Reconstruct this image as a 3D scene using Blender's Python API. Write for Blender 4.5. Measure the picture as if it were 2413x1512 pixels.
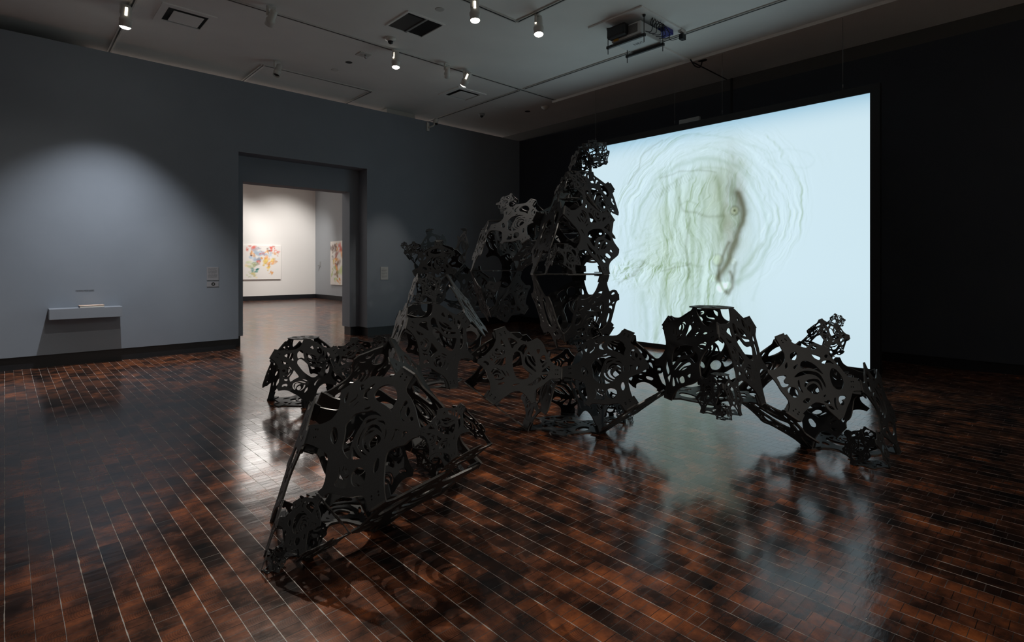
import bpy, bmesh, math, random, json
import numpy as np
from mathutils import Vector, Matrix
random.seed(7)
for o in list(bpy.data.objects): bpy.data.objects.remove(o)
SC = bpy.context.scene
COL = SC.collection
# ---------------------------------------------------------------- camera
F_PX, CX, HY, EYE = 1281.0, 1206.5, 626.5, 1.5
TH = math.atan((2579 - CX) / F_PX)
FW = np.array([math.cos(TH), math.sin(TH), 0.]); RT = np.array([math.sin(TH), -math.cos(TH), 0.]); UP = np.array([0, 0, 1.])
EYEP = np.array([0, 0, EYE])
cam_d = bpy.data.cameras.new('camera'); cam = bpy.data.objects.new('camera', cam_d); COL.objects.link(cam)
cam.location = (0, 0, EYE); cam.rotation_euler = (math.pi / 2, 0, TH - math.pi / 2)
cam_d.sensor_width = 36.0; cam_d.lens = 36.0 * F_PX / 2413; cam_d.shift_y = -(756 - HY) / 2413.0
cam_d.clip_start = 0.05; cam_d.clip_end = 100
SC.camera = cam
# ---------------------------------------------------------------- world and exposure
w = bpy.data.worlds.new('dim_gallery_air'); SC.world = w; w.use_nodes = True
w.node_tree.nodes['Background'].inputs[0].default_value = (0.5, 0.55, 0.65, 1)
w.node_tree.nodes['Background'].inputs[1].default_value = 0.010
SC.view_settings.view_transform = 'Standard'; SC.view_settings.look = 'None'
SC.view_settings.exposure = 0.0; SC.view_settings.gamma = 1.0; SC.view_settings.use_curve_mapping = False
# ---------------------------------------------------------------- light levels
SCREEN_GAIN = 0.97
WALL_SPOT = 540.0
FAR_W = 560.0
CZ = 5.08      # ceiling height
YW = 10.57     # left wall
XW = 10.14     # right wall
def area(name, loc, rot, sx, sy, power, col):
    l = bpy.data.lights.new(name, 'AREA'); l.shape = 'RECTANGLE'; l.size = sx; l.size_y = sy; l.energy = power; l.color = col
    o = bpy.data.objects.new(name, l); COL.objects.link(o); o.location = loc; o.rotation_euler = rot; return o
# lamps of the bright room beyond the doorway (ceiling troffers, out of sight)
area('far_room_light', (6.3, 18.5, 4.95), (math.radians(-24), 0, 0), 6.0, 2.4, 380, (1.0, 0.95, 0.90))
area('far_room_light', (4.0, 15.0, 4.95), (0, 0, 0), 5.0, 4.0, FAR_W * .18, (1.0, 0.93, 0.86))
for x_ in (4.2, 6.6, 9.0):
    l = bpy.data.lights.new('far_room_spot', 'SPOT'); l.energy = FAR_W; l.spot_size = math.radians(84); l.spot_blend = 1; l.color = (1, .96, .92); l.shadow_soft_size = .05
    o = bpy.data.objects.new('far_room_spot', l); COL.objects.link(o); o.location = (x_, 21.6, 4.9); o.rotation_euler = Vector((0, -3.2, 3.0)).to_track_quat('Z', 'Y').to_euler()
# ---------------------------------------------------------------- helpers
def ray(px, py): return FW + (px - CX) / F_PX * RT + (HY - py) / F_PX * UP
def on(px, py, ax, val):
    r = ray(px, py); t = (val - EYEP[ax]) / r[ax]; return EYEP + t * r
def srgb(r, g, b):
    f = lambda c: (c / 12.92 if c <= .04045 else ((c + .055) / 1.055) ** 2.4)
    return (f(r / 255), f(g / 255), f(b / 255), 1)
def nd(nt, typ, **kw):
    n = nt.nodes.new(typ)
    for k, v in kw.items():
        if k == 'inp':
            for a, b in v.items(): n.inputs[a].default_value = b
        else: setattr(n, k, v)
    return n
def mat(name, col, rough=.6, metal=0, spec=.5, noise=None, bump=0, bscale=200, emit=None, coat=0):
    m = bpy.data.materials.new(name); m.use_nodes = True; nt = m.node_tree; b = nt.nodes['Principled BSDF']
    b.inputs['Base Color'].default_value = col; b.inputs['Roughness'].default_value = rough
    b.inputs['Metallic'].default_value = metal; b.inputs['Specular IOR Level'].default_value = spec; b.inputs['Coat Weight'].default_value = coat
    if noise:
        sc, amt = noise
        tc = nd(nt, 'ShaderNodeTexCoord'); n = nd(nt, 'ShaderNodeTexNoise', inp={'Scale': sc, 'Detail': 5})
        mx = nd(nt, 'ShaderNodeMix', data_type='RGBA'); nt.links.new(tc.outputs['Object'], n.inputs['Vector'])
        mr = nd(nt, 'ShaderNodeMapRange', inp={'From Min': .3, 'From Max': .7}); nt.links.new(n.outputs[0], mr.inputs[0])
        nt.links.new(mr.outputs[0], mx.inputs[0]); mx.inputs[6].default_value = [c * (1 - amt) for c in col[:3]] + [1]; mx.inputs[7].default_value = [min(1, c * (1 + amt)) for c in col[:3]] + [1]
        nt.links.new(mx.outputs[2], b.inputs['Base Color'])
    if bump:
        tc = nd(nt, 'ShaderNodeTexCoord'); n = nd(nt, 'ShaderNodeTexNoise', inp={'Scale': bscale, 'Detail': 3}); bp = nd(nt, 'ShaderNodeBump', inp={'Strength': bump, 'Distance': .002})
        nt.links.new(tc.outputs['Object'], n.inputs['Vector']); nt.links.new(n.outputs[0], bp.inputs['Height']); nt.links.new(bp.outputs[0], b.inputs['Normal'])
    if emit:
        b.inputs['Emission Color'].default_value = emit[0]; b.inputs['Emission Strength'].default_value = emit[1]
    return m
def tag(o, label=None, cat=None, group=None, kind=None):
    if label: o['label'] = label
    if cat: o['category'] = cat
    if group: o['group'] = group
    if kind: o['kind'] = kind
    return o
def mobj(name, bm_or_me, material=None, parent=None, pw=None):
    if isinstance(bm_or_me, bmesh.types.BMesh):
        me = bpy.data.meshes.new(name); bm_or_me.normal_update(); bm_or_me.to_mesh(me); bm_or_me.free()
    else: me = bm_or_me
    o = bpy.data.objects.new(name, me); COL.objects.link(o)
    if material and not me.materials: me.materials.append(material)
    if parent is not None:
        o.parent = parent; o.matrix_parent_inverse = wm(parent).inverted()
    return o
def wm(o):
    m = Matrix.LocRotScale(o.location, o.rotation_euler, o.scale)
    if o.parent: m = wm(o.parent) @ o.matrix_parent_inverse @ m
    return m
def empty(name, loc, label, cat, group=None):
    o = bpy.data.objects.new(name, None); COL.objects.link(o); o.location = loc; o.empty_display_size = .1
    return tag(o, label, cat, group)
def box(bm, x0, x1, y0, y1, z0, z1):
    v = [bm.verts.new(p) for p in ((x0, y0, z0), (x1, y0, z0), (x1, y1, z0), (x0, y1, z0), (x0, y0, z1), (x1, y0, z1), (x1, y1, z1), (x0, y1, z1))]
    for f in ((3, 2, 1, 0), (4, 5, 6, 7), (0, 1, 5, 4), (1, 2, 6, 5), (2, 3, 7, 6), (3, 0, 4, 7)): bm.faces.new([v[i] for i in f])
    return v
def boxm(*a, bev=0):
    bm = bmesh.new(); box(bm, *a)
    if bev: bmesh.ops.bevel(bm, geom=list(bm.edges), offset=bev, segments=2, affect='EDGES', profile=.5)
    return bm
def lathe(bm, prof, M=Matrix(), n=24, cap=True):
    rings = []
    for r, z in prof:
        rings.append([bm.verts.new(M @ Vector((r * math.cos(2 * math.pi * i / n), r * math.sin(2 * math.pi * i / n), z))) for i in range(n)])
    for a, b in zip(rings, rings[1:]):
        for i in range(n):
            f = bm.faces.new((a[i], a[(i + 1) % n], b[(i + 1) % n], b[i])); f.smooth = True
    if cap:
        bm.faces.new(list(reversed(rings[0]))); bm.faces.new(rings[-1])
def tube(bm, pts, r, n=8):
    pts = [Vector(p) for p in pts]; rings = []
    for i, p in enumerate(pts):
        d = (pts[min(i + 1, len(pts) - 1)] - pts[max(i - 1, 0)]).normalized()
        a = d.orthogonal().normalized() if abs(d.z) > .99 else d.cross(Vector((0, 0, 1))).normalized(); b = d.cross(a)
        rings.append([bm.verts.new(p + r * (math.cos(2 * math.pi * k / n) * a + math.sin(2 * math.pi * k / n) * b)) for k in range(n)])
    for a, b in zip(rings, rings[1:]):
        for i in range(n):
            f = bm.faces.new((a[i], a[(i + 1) % n], b[(i + 1) % n], b[i])); f.smooth = True
    bm.faces.new(list(reversed(rings[0]))); bm.faces.new(rings[-1])
def curve_path(pts, k=6):
    out = []
    P = [pts[0]] + list(pts) + [pts[-1]]
    for i in range(1, len(P) - 2):
        a, b, c, d = [np.array(q, float) for q in P[i - 1:i + 3]]
        for j in range(k):
            t = j / k; out.append(.5 * ((2 * b) + (-a + c) * t + (2 * a - 5 * b + 4 * c - d) * t * t + (-a + 3 * b - 3 * c + d) * t ** 3))
    out.append(np.array(pts[-1], float)); return out
def text_mesh(name, s, size, M, material, parent=None, depth=.0006, align='LEFT', line=1.0):
    c = bpy.data.curves.new(name, 'FONT'); c.body = s; c.size = size; c.extrude = depth; c.align_x = align; c.space_line = line; c.resolution_u = 3
    t = bpy.data.objects.new(name, c); COL.objects.link(t)
    me = bpy.data.meshes.new_from_object(t.evaluated_get(bpy.context.evaluated_depsgraph_get())); bpy.data.objects.remove(t)
    me.transform(M); me.name = name; me.materials.clear()
    return mobj(name, me, material, parent)
# ---------------------------------------------------------------- materials
def floor_mat():
    m = bpy.data.materials.new('end_grain_block_floor'); m.use_nodes = True; nt = m.node_tree; L = nt.links; b = nt.nodes['Principled BSDF']
    def M(op, a, c=None, d=None):
        n = nd(nt, 'ShaderNodeMath', operation=op)
        for i, q in enumerate((a, c, d)):
            if q is None: continue
            if isinstance(q, (int, float)): n.inputs[i].default_value = q
            else: L.new(q, n.inputs[i])
        return n.outputs[0]
    def WN(a, c):
        cb = nd(nt, 'ShaderNodeCombineXYZ'); n = nd(nt, 'ShaderNodeTexWhiteNoise', noise_dimensions='2D')
        for i, q in enumerate((a, c)):
            if isinstance(q, (int, float)): cb.inputs[i].default_value = q
            else: L.new(q, cb.inputs[i])
        L.new(cb.outputs[0], n.inputs['Vector']); return n.outputs['Value']
    tc = nd(nt, 'ShaderNodeTexCoord'); sp = nd(nt, 'ShaderNodeSeparateXYZ'); L.new(tc.outputs['Object'], sp.inputs[0])
    def NZ(scale, detail=3, vec=None, rough=.5):
        n = nd(nt, 'ShaderNodeTexNoise', inp={'Scale': scale, 'Detail': detail, 'Roughness': rough}); L.new(vec or tc.outputs['Object'], n.inputs['Vector']); return n.outputs[0]
    wob = NZ(3.0, 2); x = M('ADD', sp.outputs[0], M('MULTIPLY', M('SUBTRACT', wob, .5), .007)); y = sp.outputs[1]
    u = M('DIVIDE', x, .0916); row = M('FLOOR', u); fu = M('FRACT', u)
    rr = WN(row, 3.7)
    v = M('ADD', M('DIVIDE', y, .056), M('MULTIPLY', rr, 9.3)); blk = M('FLOOR', v); fv = M('FRACT', v)
    g = M('FLOOR', M('ADD', M('DIVIDE', v, 5.0), M('MULTIPLY', rr, 7.1)))
    rg = WN(row, g); rb = WN(row, blk)
    mot = NZ(4.5, 6, rough=.65); big = NZ(.55, 2)
    fac = M('ADD', M('ADD', M('MULTIPLY', rg, .32), M('MULTIPLY', rb, .07)), M('ADD', M('MULTIPLY', M('SUBTRACT', mot, .5), 1.75), M('MULTIPLY', M('SUBTRACT', big, .5), .8)))
    fac = M('ADD', fac, .25)
    cr = nd(nt, 'ShaderNodeValToRGB'); L.new(fac, cr.inputs[0]); e = cr.color_ramp.elements
    e[0].position = .05; e[0].color = (.010, .008, .008, 1); e[1].position = .95; e[1].color = (.50, .15, .045, 1)
    for p, c in ((.30, (.042, .018, .012, 1)), (.55, (.15, .054, .028, 1)), (.75, (.30, .092, .034, 1))):
        q = e.new(p); q.color = c
    # growth rings on some blocks
    rv = nd(nt, 'ShaderNodeCombineXYZ'); L.new(M('SUBTRACT', fu, M('MULTIPLY', rb, 1.4)), rv.inputs[0]); L.new(M('MULTIPLY', M('SUBTRACT', fv, rg), .6), rv.inputs[1])
    wv = nd(nt, 'ShaderNodeTexWave', wave_type='RINGS', rings_direction='SPHERICAL', inp={'Scale': 3.2, 'Distortion': 1.2, 'Detail': 2}); L.new(rv.outputs[0], wv.inputs['Vector'])
    ring = M('MULTIPLY', M('SUBTRACT', 1.0, wv.outputs[1]), M('MULTIPLY', M('GREATER_THAN', rb, .55), .38))
    dk = nd(nt, 'ShaderNodeMix', data_type='RGBA', blend_type='MULTIPLY'); dk.inputs[7].default_value = (.25, .22, .22, 1); L.new(ring, dk.inputs[0]); L.new(cr.outputs[0], dk.inputs[6])
    # cross seams (dark, some dusty) and white row joints
    n1 = NZ(9.0, 4); n2 = NZ(60, 2)
    dv = M('MINIMUM', fv, M('SUBTRACT', 1.0, fv)); cs = M('LESS_THAN', dv, .022)
    du = M('MINIMUM', fu, M('SUBTRACT', 1.0, fu))
    rowrand = WN(M('FLOOR', M('ADD', u, .5)), 11.3)
    gw = M('MULTIPLY', M('MULTIPLY', M('ADD', M('MULTIPLY', rowrand, 1.0), .35), M('POWER', M('MULTIPLY', n1, 1.75), 3.0)), .019)
    rs = M('LESS_THAN', du, gw)
    rs0 = M('LESS_THAN', du, .012)
    endj = M('MULTIPLY', M('LESS_THAN', dv, .035), M('GREATER_THAN', WN(row, M('FLOOR', M('ADD', v, .5))), .94))
    wb = M('MULTIPLY', cs, M('MULTIPLY', M('GREATER_THAN', WN(M('ADD', row, 31.0), M('FLOOR', M('ADD', v, .5))), .45), M('MULTIPLY', n1, .22)))
    m1 = nd(nt, 'ShaderNodeMix', data_type='RGBA'); L.new(M('MAXIMUM', cs, rs0), m1.inputs[0]); L.new(dk.outputs[2], m1.inputs[6]); m1.inputs[7].default_value = (.012, .008, .007, 1)
    m2 = nd(nt, 'ShaderNodeMix', data_type='RGBA'); L.new(m1.outputs[2], m2.inputs[6]); m2.inputs[7].default_value = (.50, .48, .45, 1)
    gm = M('MINIMUM', M('ADD', M('MAXIMUM', M('MULTIPLY', rs, .85), M('MULTIPLY', endj, .16)), wb), 1.0); L.new(gm, m2.inputs[0])
    # small white specks
    sk = M('GREATER_THAN', n2, .80); m3 = nd(nt, 'ShaderNodeMix', data_type='RGBA'); L.new(M('MULTIPLY', sk, .5), m3.inputs[0]); L.new(m2.outputs[2], m3.inputs[6]); m3.inputs[7].default_value = (.4, .38, .35, 1)
    L.new(m3.outputs[2], b.inputs['Base Color'])
    L.new(M('ADD', M('ADD', .10, M('MULTIPLY', mot, .14)), M('MULTIPLY', gm, .4)), b.inputs['Roughness'])
    b.inputs['Specular IOR Level'].default_value = .5
    # gentle unevenness of the varnished blocks
    sv = nd(nt, 'ShaderNodeMapping'); sv.inputs['Scale'].default_value = (9, 26, 1); L.new(tc.outputs['Object'], sv.inputs[0])
    tilt = M('MULTIPLY', M('SUBTRACT', fv, .5), M('MULTIPLY', M('SUBTRACT', rb, .5), .00065))
    tilt2 = M('MULTIPLY', M('SUBTRACT', fu, .5), M('MULTIPLY', M('SUBTRACT', rb, .5), .0006))
    h = M('ADD', M('ADD', tilt, tilt2), M('ADD', M('MULTIPLY', NZ(1.0, 3, sv.outputs[0]), .00055), M('MULTIPLY', M('MAXIMUM', cs, rs), -.0006)))
    bp = nd(nt, 'ShaderNodeBump', inp={'Strength': 1.0, 'Distance': 1.0}); L.new(h, bp.inputs['Height']); L.new(bp.outputs[0], b.inputs['Normal'])
    return m
MF = floor_mat()
MWALL = mat('slate_grey_wall_paint', (.212, .240, .282, 1), .85, noise=(2.0, .03), bump=.08)
MDARK = mat('near_black_wall_paint', (.045, .052, .068, 1), .85, noise=(2.0, .05), bump=.08)
MDARKB = mat('charcoal_upper_wall_band', (.09,.088,.085,1), .85)  # upper band, a little lighter than the wall below
MCEIL = mat('white_ceiling_paint', (.86, .86, .84, 1), .9, noise=(1.5, .03))
MWHITE = mat('warm_white_wall_paint', (.80, .78, .75, 1), .85, bump=.05)
MGREY = mat('pale_grey_wall_paint', (.40, .43, .46, 1), .85, bump=.05)
MBASE = mat('black_base_board_paint', (.008, .009, .012, 1), .45)
MWMET = mat('white_enamel_metal', (.62, .61, .58, 1), .4)
MBLK = mat('black_plastic', (.012, .012, .014, 1), .45)
MSLOT = mat('black_track_slot', (.004, .004, .004, 1), .6)
MSTEEL = mat('steel', (.45, .46, .48, 1), .3, metal=1)
MLENS = mat('glowing_lamp_lens', (1, 1, 1, 1), .5, emit=((1, .93, .80, 1), 9))
MLENS1 = mat('bright_lamp_lens', (1, 1, 1, 1), .5, emit=((1, .95, .84, 1), 40))
MSLIT = mat('glowing_vent_slit', (1, 1, 1, 1), .5, emit=((1, .90, .72, 1), 3))
# ---------------------------------------------------------------- room shell
def struct(name, bm, m, parent=None):
    o = mobj(name, bm, m, parent)
    if parent is None: o['kind'] = 'structure'
    return o
struct('floor', boxm(-7, 12, -5, 26, -.12, 0), MF)
BT = .187
bm = bmesh.new()
YD = 10.945; YB = 11.30     # recess step and back of the opening wall
D0, D1, DT = on(562, 500, 1, YW)[0], on(865, 500, 1, YW)[0], on(562, 357, 1, YW)[2]
I0, I1 = on(572.5, 500, 1, YD)[0], on(824, 500, 1, YD)[0]
IT = on(572.5, 427, 1, YD)[2]
WT = 4.86
box(bm, -7, D0, YW, YB, BT, WT); box(bm, D1, XW, YW, YB, BT, WT); box(bm, D0, D1, YW, YB, DT, WT)
box(bm, D0, I0, YD, YB, BT, DT); box(bm, I1, D1, YD, YB, BT, DT); box(bm, I0, I1, YD, YB, IT, DT)
struct('wall_left', bm, MWALL)
bm = bmesh.new(); q = .035
box(bm, -7, D0 - q, YW + q, YB - q, 0, BT); box(bm, D1 + q, XW, YW + q, YB - q, 0, BT)
box(bm, D0 - q, I0 - q, YD + q, YB - q, 0, BT); box(bm, I1 + q, D1 + q, YD + q, YB - q, 0, BT)
struct('baseboard_left', bm, MBASE)
struct('wall_right', boxm(XW, XW + .3, -5, 11.3, .15, WT), MDARK)
struct('trim_1', boxm(XW + .002, XW + .3, -5, 11.3, WT, CZ), MDARKB)
struct('baseboard_right', boxm(XW + .03, XW + .3, -5, 11.3, 0, .15), MBASE)
struct('ceiling', boxm(-7, 12, -5, 26, CZ, CZ + .15), MCEIL)
struct('wall_behind', boxm(-7, 12, -5.2, -5, 0, CZ), MWHITE)  # unseen wall, made white to bounce fill light
struct('wall_far_left', boxm(-7.2, -7, -5, 26, 0, CZ), MGREY)
# wall panel joint above the screen
jy = on(1724, 230, 0, XW)[1]
struct('trim_2', boxm(XW - .012, XW + .002, jy - .02, jy + .02, 3.2, CZ), MSLOT)
# far gallery
FY, FX = 24.8, 10.60
struct('wall_back', boxm(1.0, FX, FY, FY + .2, .15, CZ), MWHITE)
struct('baseboard_back', boxm(1.0, FX, FY - .02, FY + .2, 0, .2), MBASE)
struct('wall_side', boxm(FX, FX + .2, YB, FY + .2, .15, CZ), MGREY)
struct('baseboard_side', boxm(FX - .02, FX + .2, YB, FY, 0, .2), MBASE)
struct('wall_west', boxm(.8, 1.0, YB, FY + .2, 0, CZ), MWHITE)
# ceiling trim strip in front of the screen bay, and the cross joint to the wall
tx = 8.70
struct('trim_3', boxm(tx - .025, tx + .025, -5, 8.02, CZ - .05, CZ), MCEIL)
pj = on(1640, 150, 2, CZ); 
bm = bmesh.new(); box(bm, 7.45, tx - .03, pj[1] - .03, pj[1] + .03, CZ - .03, CZ); struct('trim_4', bm, MCEIL)
bm = bmesh.new(); box(bm, tx + .03, XW, pj[1] - .012, pj[1] + .012, CZ - .006, CZ); struct('trim_5', bm, MSLOT)
# ---------------------------------------------------------------- lighting tracks
def track(pts, label):
    """pts: ceiling points (x, y), straight runs along the room axes"""
    bm = bmesh.new(); bs = bmesh.new()
    for (xa, ya), (xb, yb) in zip(pts, pts[1:]):
        if abs(xa - xb) > abs(ya - yb):
            x0, x1 = sorted((xa, xb)); box(bm, x0, x1, ya - .030, ya - .010, CZ - .017, CZ - .001); box(bm, x0, x1, ya + .010, ya + .030, CZ - .017, CZ - .001); box(bs, x0 + .04, x1 - .04, ya - .010, ya + .010, CZ - .019, CZ - .001)
        else:
            y0, y1 = sorted((ya, yb)); box(bm, xa - .030, xa - .010, y0, y1, CZ - .017, CZ - .001); box(bm, xa + .010, xa + .030, y0, y1, CZ - .017, CZ - .001); box(bs, xa - .010, xa + .010, y0 + .04, y1 - .04, CZ - .019, CZ - .001)
    r = mobj('lighting_track', bm, MWMET); tag(r, label, 'track'); r['group'] = 'ceiling lighting tracks'
    mobj('track_slot', bs, MSLOT, r); return r
c2 = lambda px, py: tuple(on(px, py, 2, CZ)[:2])
ax, ay = c2(1229, 210)
t1x = c2(297, 38)[0]
track([(t1x, 3.0), (t1x, 11.3)], 'white recessed lighting track ending above the left wall, carrying the brightest lamp')
track([(-3.0, ay), (tx - .05, ay)], 'long lighting track crossing the ceiling with six of the small lamps')
a, b_, c_ = c2(620, 152), c2(570, 190), c2(878, 213)
track([(a[0], 11.3), (a[0], a[1]), (c_[0], a[1]), (c_[0], 11.3)], 'three sided lighting track loop above the doorway')
track([(ax, -3.0), (ax, ay - .06)], 'lighting track running past the projector toward the camera side')
track([(ax, ay + .06), (ax, 11.3)], 'short lighting track running from the crossing to the left wall top')
k = c2(1218, 50)
track([(k[0] - 3.2, k[1]), (k[0], k[1]), (k[0], -3.0)], 'lighting track corner piece at the top centre with two lit lamps')
# ---------------------------------------------------------------- spotlights
def spotlight(px, py, aim, on_, label, size=1.0, power=0, angle=30, lens=None, col=(1, .93, .82), xy=None, blend=.6):
    p = on(px, py, 2, CZ - .17) if xy is None else np.array(xy + (CZ - .17,))
    root = empty('track_spotlight', (p[0], p[1], CZ), label, 'spotlight', 'track spotlights')
    bm = boxm(p[0] - .05, p[0] + .05, p[1] - .02, p[1] + .02, CZ - .045, CZ - .0195, bev=.004); mobj('track_adapter', bm, MWMET, root)
    bm = bmesh.new(); lathe(bm, [(.018, 0), (.018, .12)], Matrix.Translation((p[0] - .055, p[1], CZ - .145)), 16)
    lathe(bm, [(.012, 0), (.012, .06)], Matrix.Translation((p[0] - .055, p[1], CZ - .13)) @ Matrix.Rotation(math.pi / 2, 4, 'Y'), 12)
    mobj('stem', bm, MWMET, root)
    d = (Vector(aim) - Vector(p)).normalized(); Rm = d.to_track_quat('Z', 'Y').to_matrix().to_4x4()
    M = Matrix.Translation(p) @ Rm
    s = size
    bm = bmesh.new(); lathe(bm, [(.030 * s, -.115 * s), (.047 * s, -.10 * s), (.050 * s, .02 * s), (.062 * s, .03 * s), (.062 * s, .055 * s), (.056 * s, .06 * s), (.058 * s, .115 * s), (.052 * s, .115 * s), (.050 * s, .09 * s)], M, 32, cap=False)
    bmesh.ops.contextual_create(bm, geom=[e for e in bm.edges if e.is_boundary and (M.inverted() @ e.verts[0].co).z < 0])
    body = mobj('lamp_body', bm, MWMET, root)
    bm = bmesh.new(); lathe(bm, [(.050 * s, .088 * s), (.052 * s, .108 * s), (.046 * s, .124 * s), (.03 * s, .134 * s), (.01 * s, .137 * s)] if on_ else [(.050 * s, .088 * s), (.050 * s, .092 * s)], M, 32); mobj('lens', bm, (lens or MLENS) if on_ else MBLK, body)
    if on_:
        side = (Vector((-p[0], -p[1], 0)).normalized()); side = (side - side.dot(d) * d).normalized()
        a = math.atan2((Rm.inverted() @ side).y, (Rm.inverted() @ side).x) + (.75 if px > 900 and px < 950 or px > 1250 else 0)
        bm = bmesh.new()
        vs = [[bm.verts.new(M @ Vector((.0515 * s * math.cos(a + t), .0515 * s * math.sin(a + t), z * s))) for t in (-.25, -.08, .08, .25)] for z in (-.085, 0.0)]
        for i in range(3): bm.faces.new((vs[0][i], vs[0][i + 1], vs[1][i + 1], vs[1][i]))
        mobj('vent_slit', bm, MSLIT, body)
        l = bpy.data.lights.new('lamp_light', 'SPOT'); l.energy = power; l.spot_size = math.radians(angle); l.spot_blend = blend; l.color = col; l.shadow_soft_size = .045
        lo = bpy.data.objects.new('lamp_light', l); COL.objects.link(lo); lo.parent = root; lo.matrix_parent_inverse = wm(root).inverted()
        lo.location = Vector(p) + d * .16 * s; lo.rotation_euler = (-d).to_track_quat('Z', 'Y').to_euler()
    return root
spotlight(297, 38, (1.0, 10.25, -.4), True, 'glaring white track spotlight nearest the left wall, aimed down at the book shelf', 1.25, WALL_SPOT, 76, MLENS1, (.93, .96, 1.0), blend=1.0)
spotlight(640, 42, (2.6, 9.0, 3.9), False, 'unlit white track spotlight near the top left, right of the square vent', 1.0)
spotlight(655, 165, (3.3, 9.6, 4.4), False, 'unlit white track spotlight hanging over the doorway loop', 1.0)
spotlight(933, 140, (4.5, 7.6, 0), True, 'lit track spotlight with glowing slit, just below the black ceiling dome', 1.15, 45, 60, blend=.9)
spotlight(1054, 170, (6.6, 9.2, 3.9), False, 'unlit white track spotlight left of the smallest lit lamp', .9)
spotlight(1099, 185, (6.05, YW, 1.60), True, 'smallest lit track spotlight, directly above the diamond shaped vent', 1.15, 110, 26, blend=1.0)
spotlight(1119, 25, (4.4, 5.2, 0), True, 'lit track spotlight at the top edge, left of the track corner', 1.2, 150, 62, col=(1, .93, .84), blend=.8)
spotlight(1269, 60, (5.0, 4.7, 0), True, 'lit track spotlight right of the track corner, nearest the projector', 1.2, 150, 66, col=(1, .93, .84), blend=.8)
# unseen spotlights, mostly added as fill; two follow a cast shadow and a label patch
for (x_, y_, aim, pw, an) in ((-1.6, .4, (1.8, 3.6, .3), 60, 62), (3.4, -2.2, (3.4, 3.4, .5), 330, 62), (.2, 5.6, (.6, .9, 0), 60, 70), (-2.6, 9.47, (-2.4, 10.25, -.4), 540, 76), (1.2, 4.6, (.3, YW, 1.0), 130, 50), (2.4, 6.9, (1.7, 3.0, .3), 650, 40), (.5, 6.5, (2.45, YW, 1.5), 80, 20), (-2.5, -2.6, (-2.5, -5, 2.2), 210, 100), (2.5, -2.6, (2.5, -5, 2.2), 210, 100), (7.0, -2.6, (7.0, -5, 2.2), 200, 100)):  # last three light the wall behind the camera for added bounce
    spotlight(0, 0, aim, True, 'unseen lit track spotlight, one of a set mostly added as fill', 1.15, pw, an, xy=(x_, y_), blend=.9)
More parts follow.
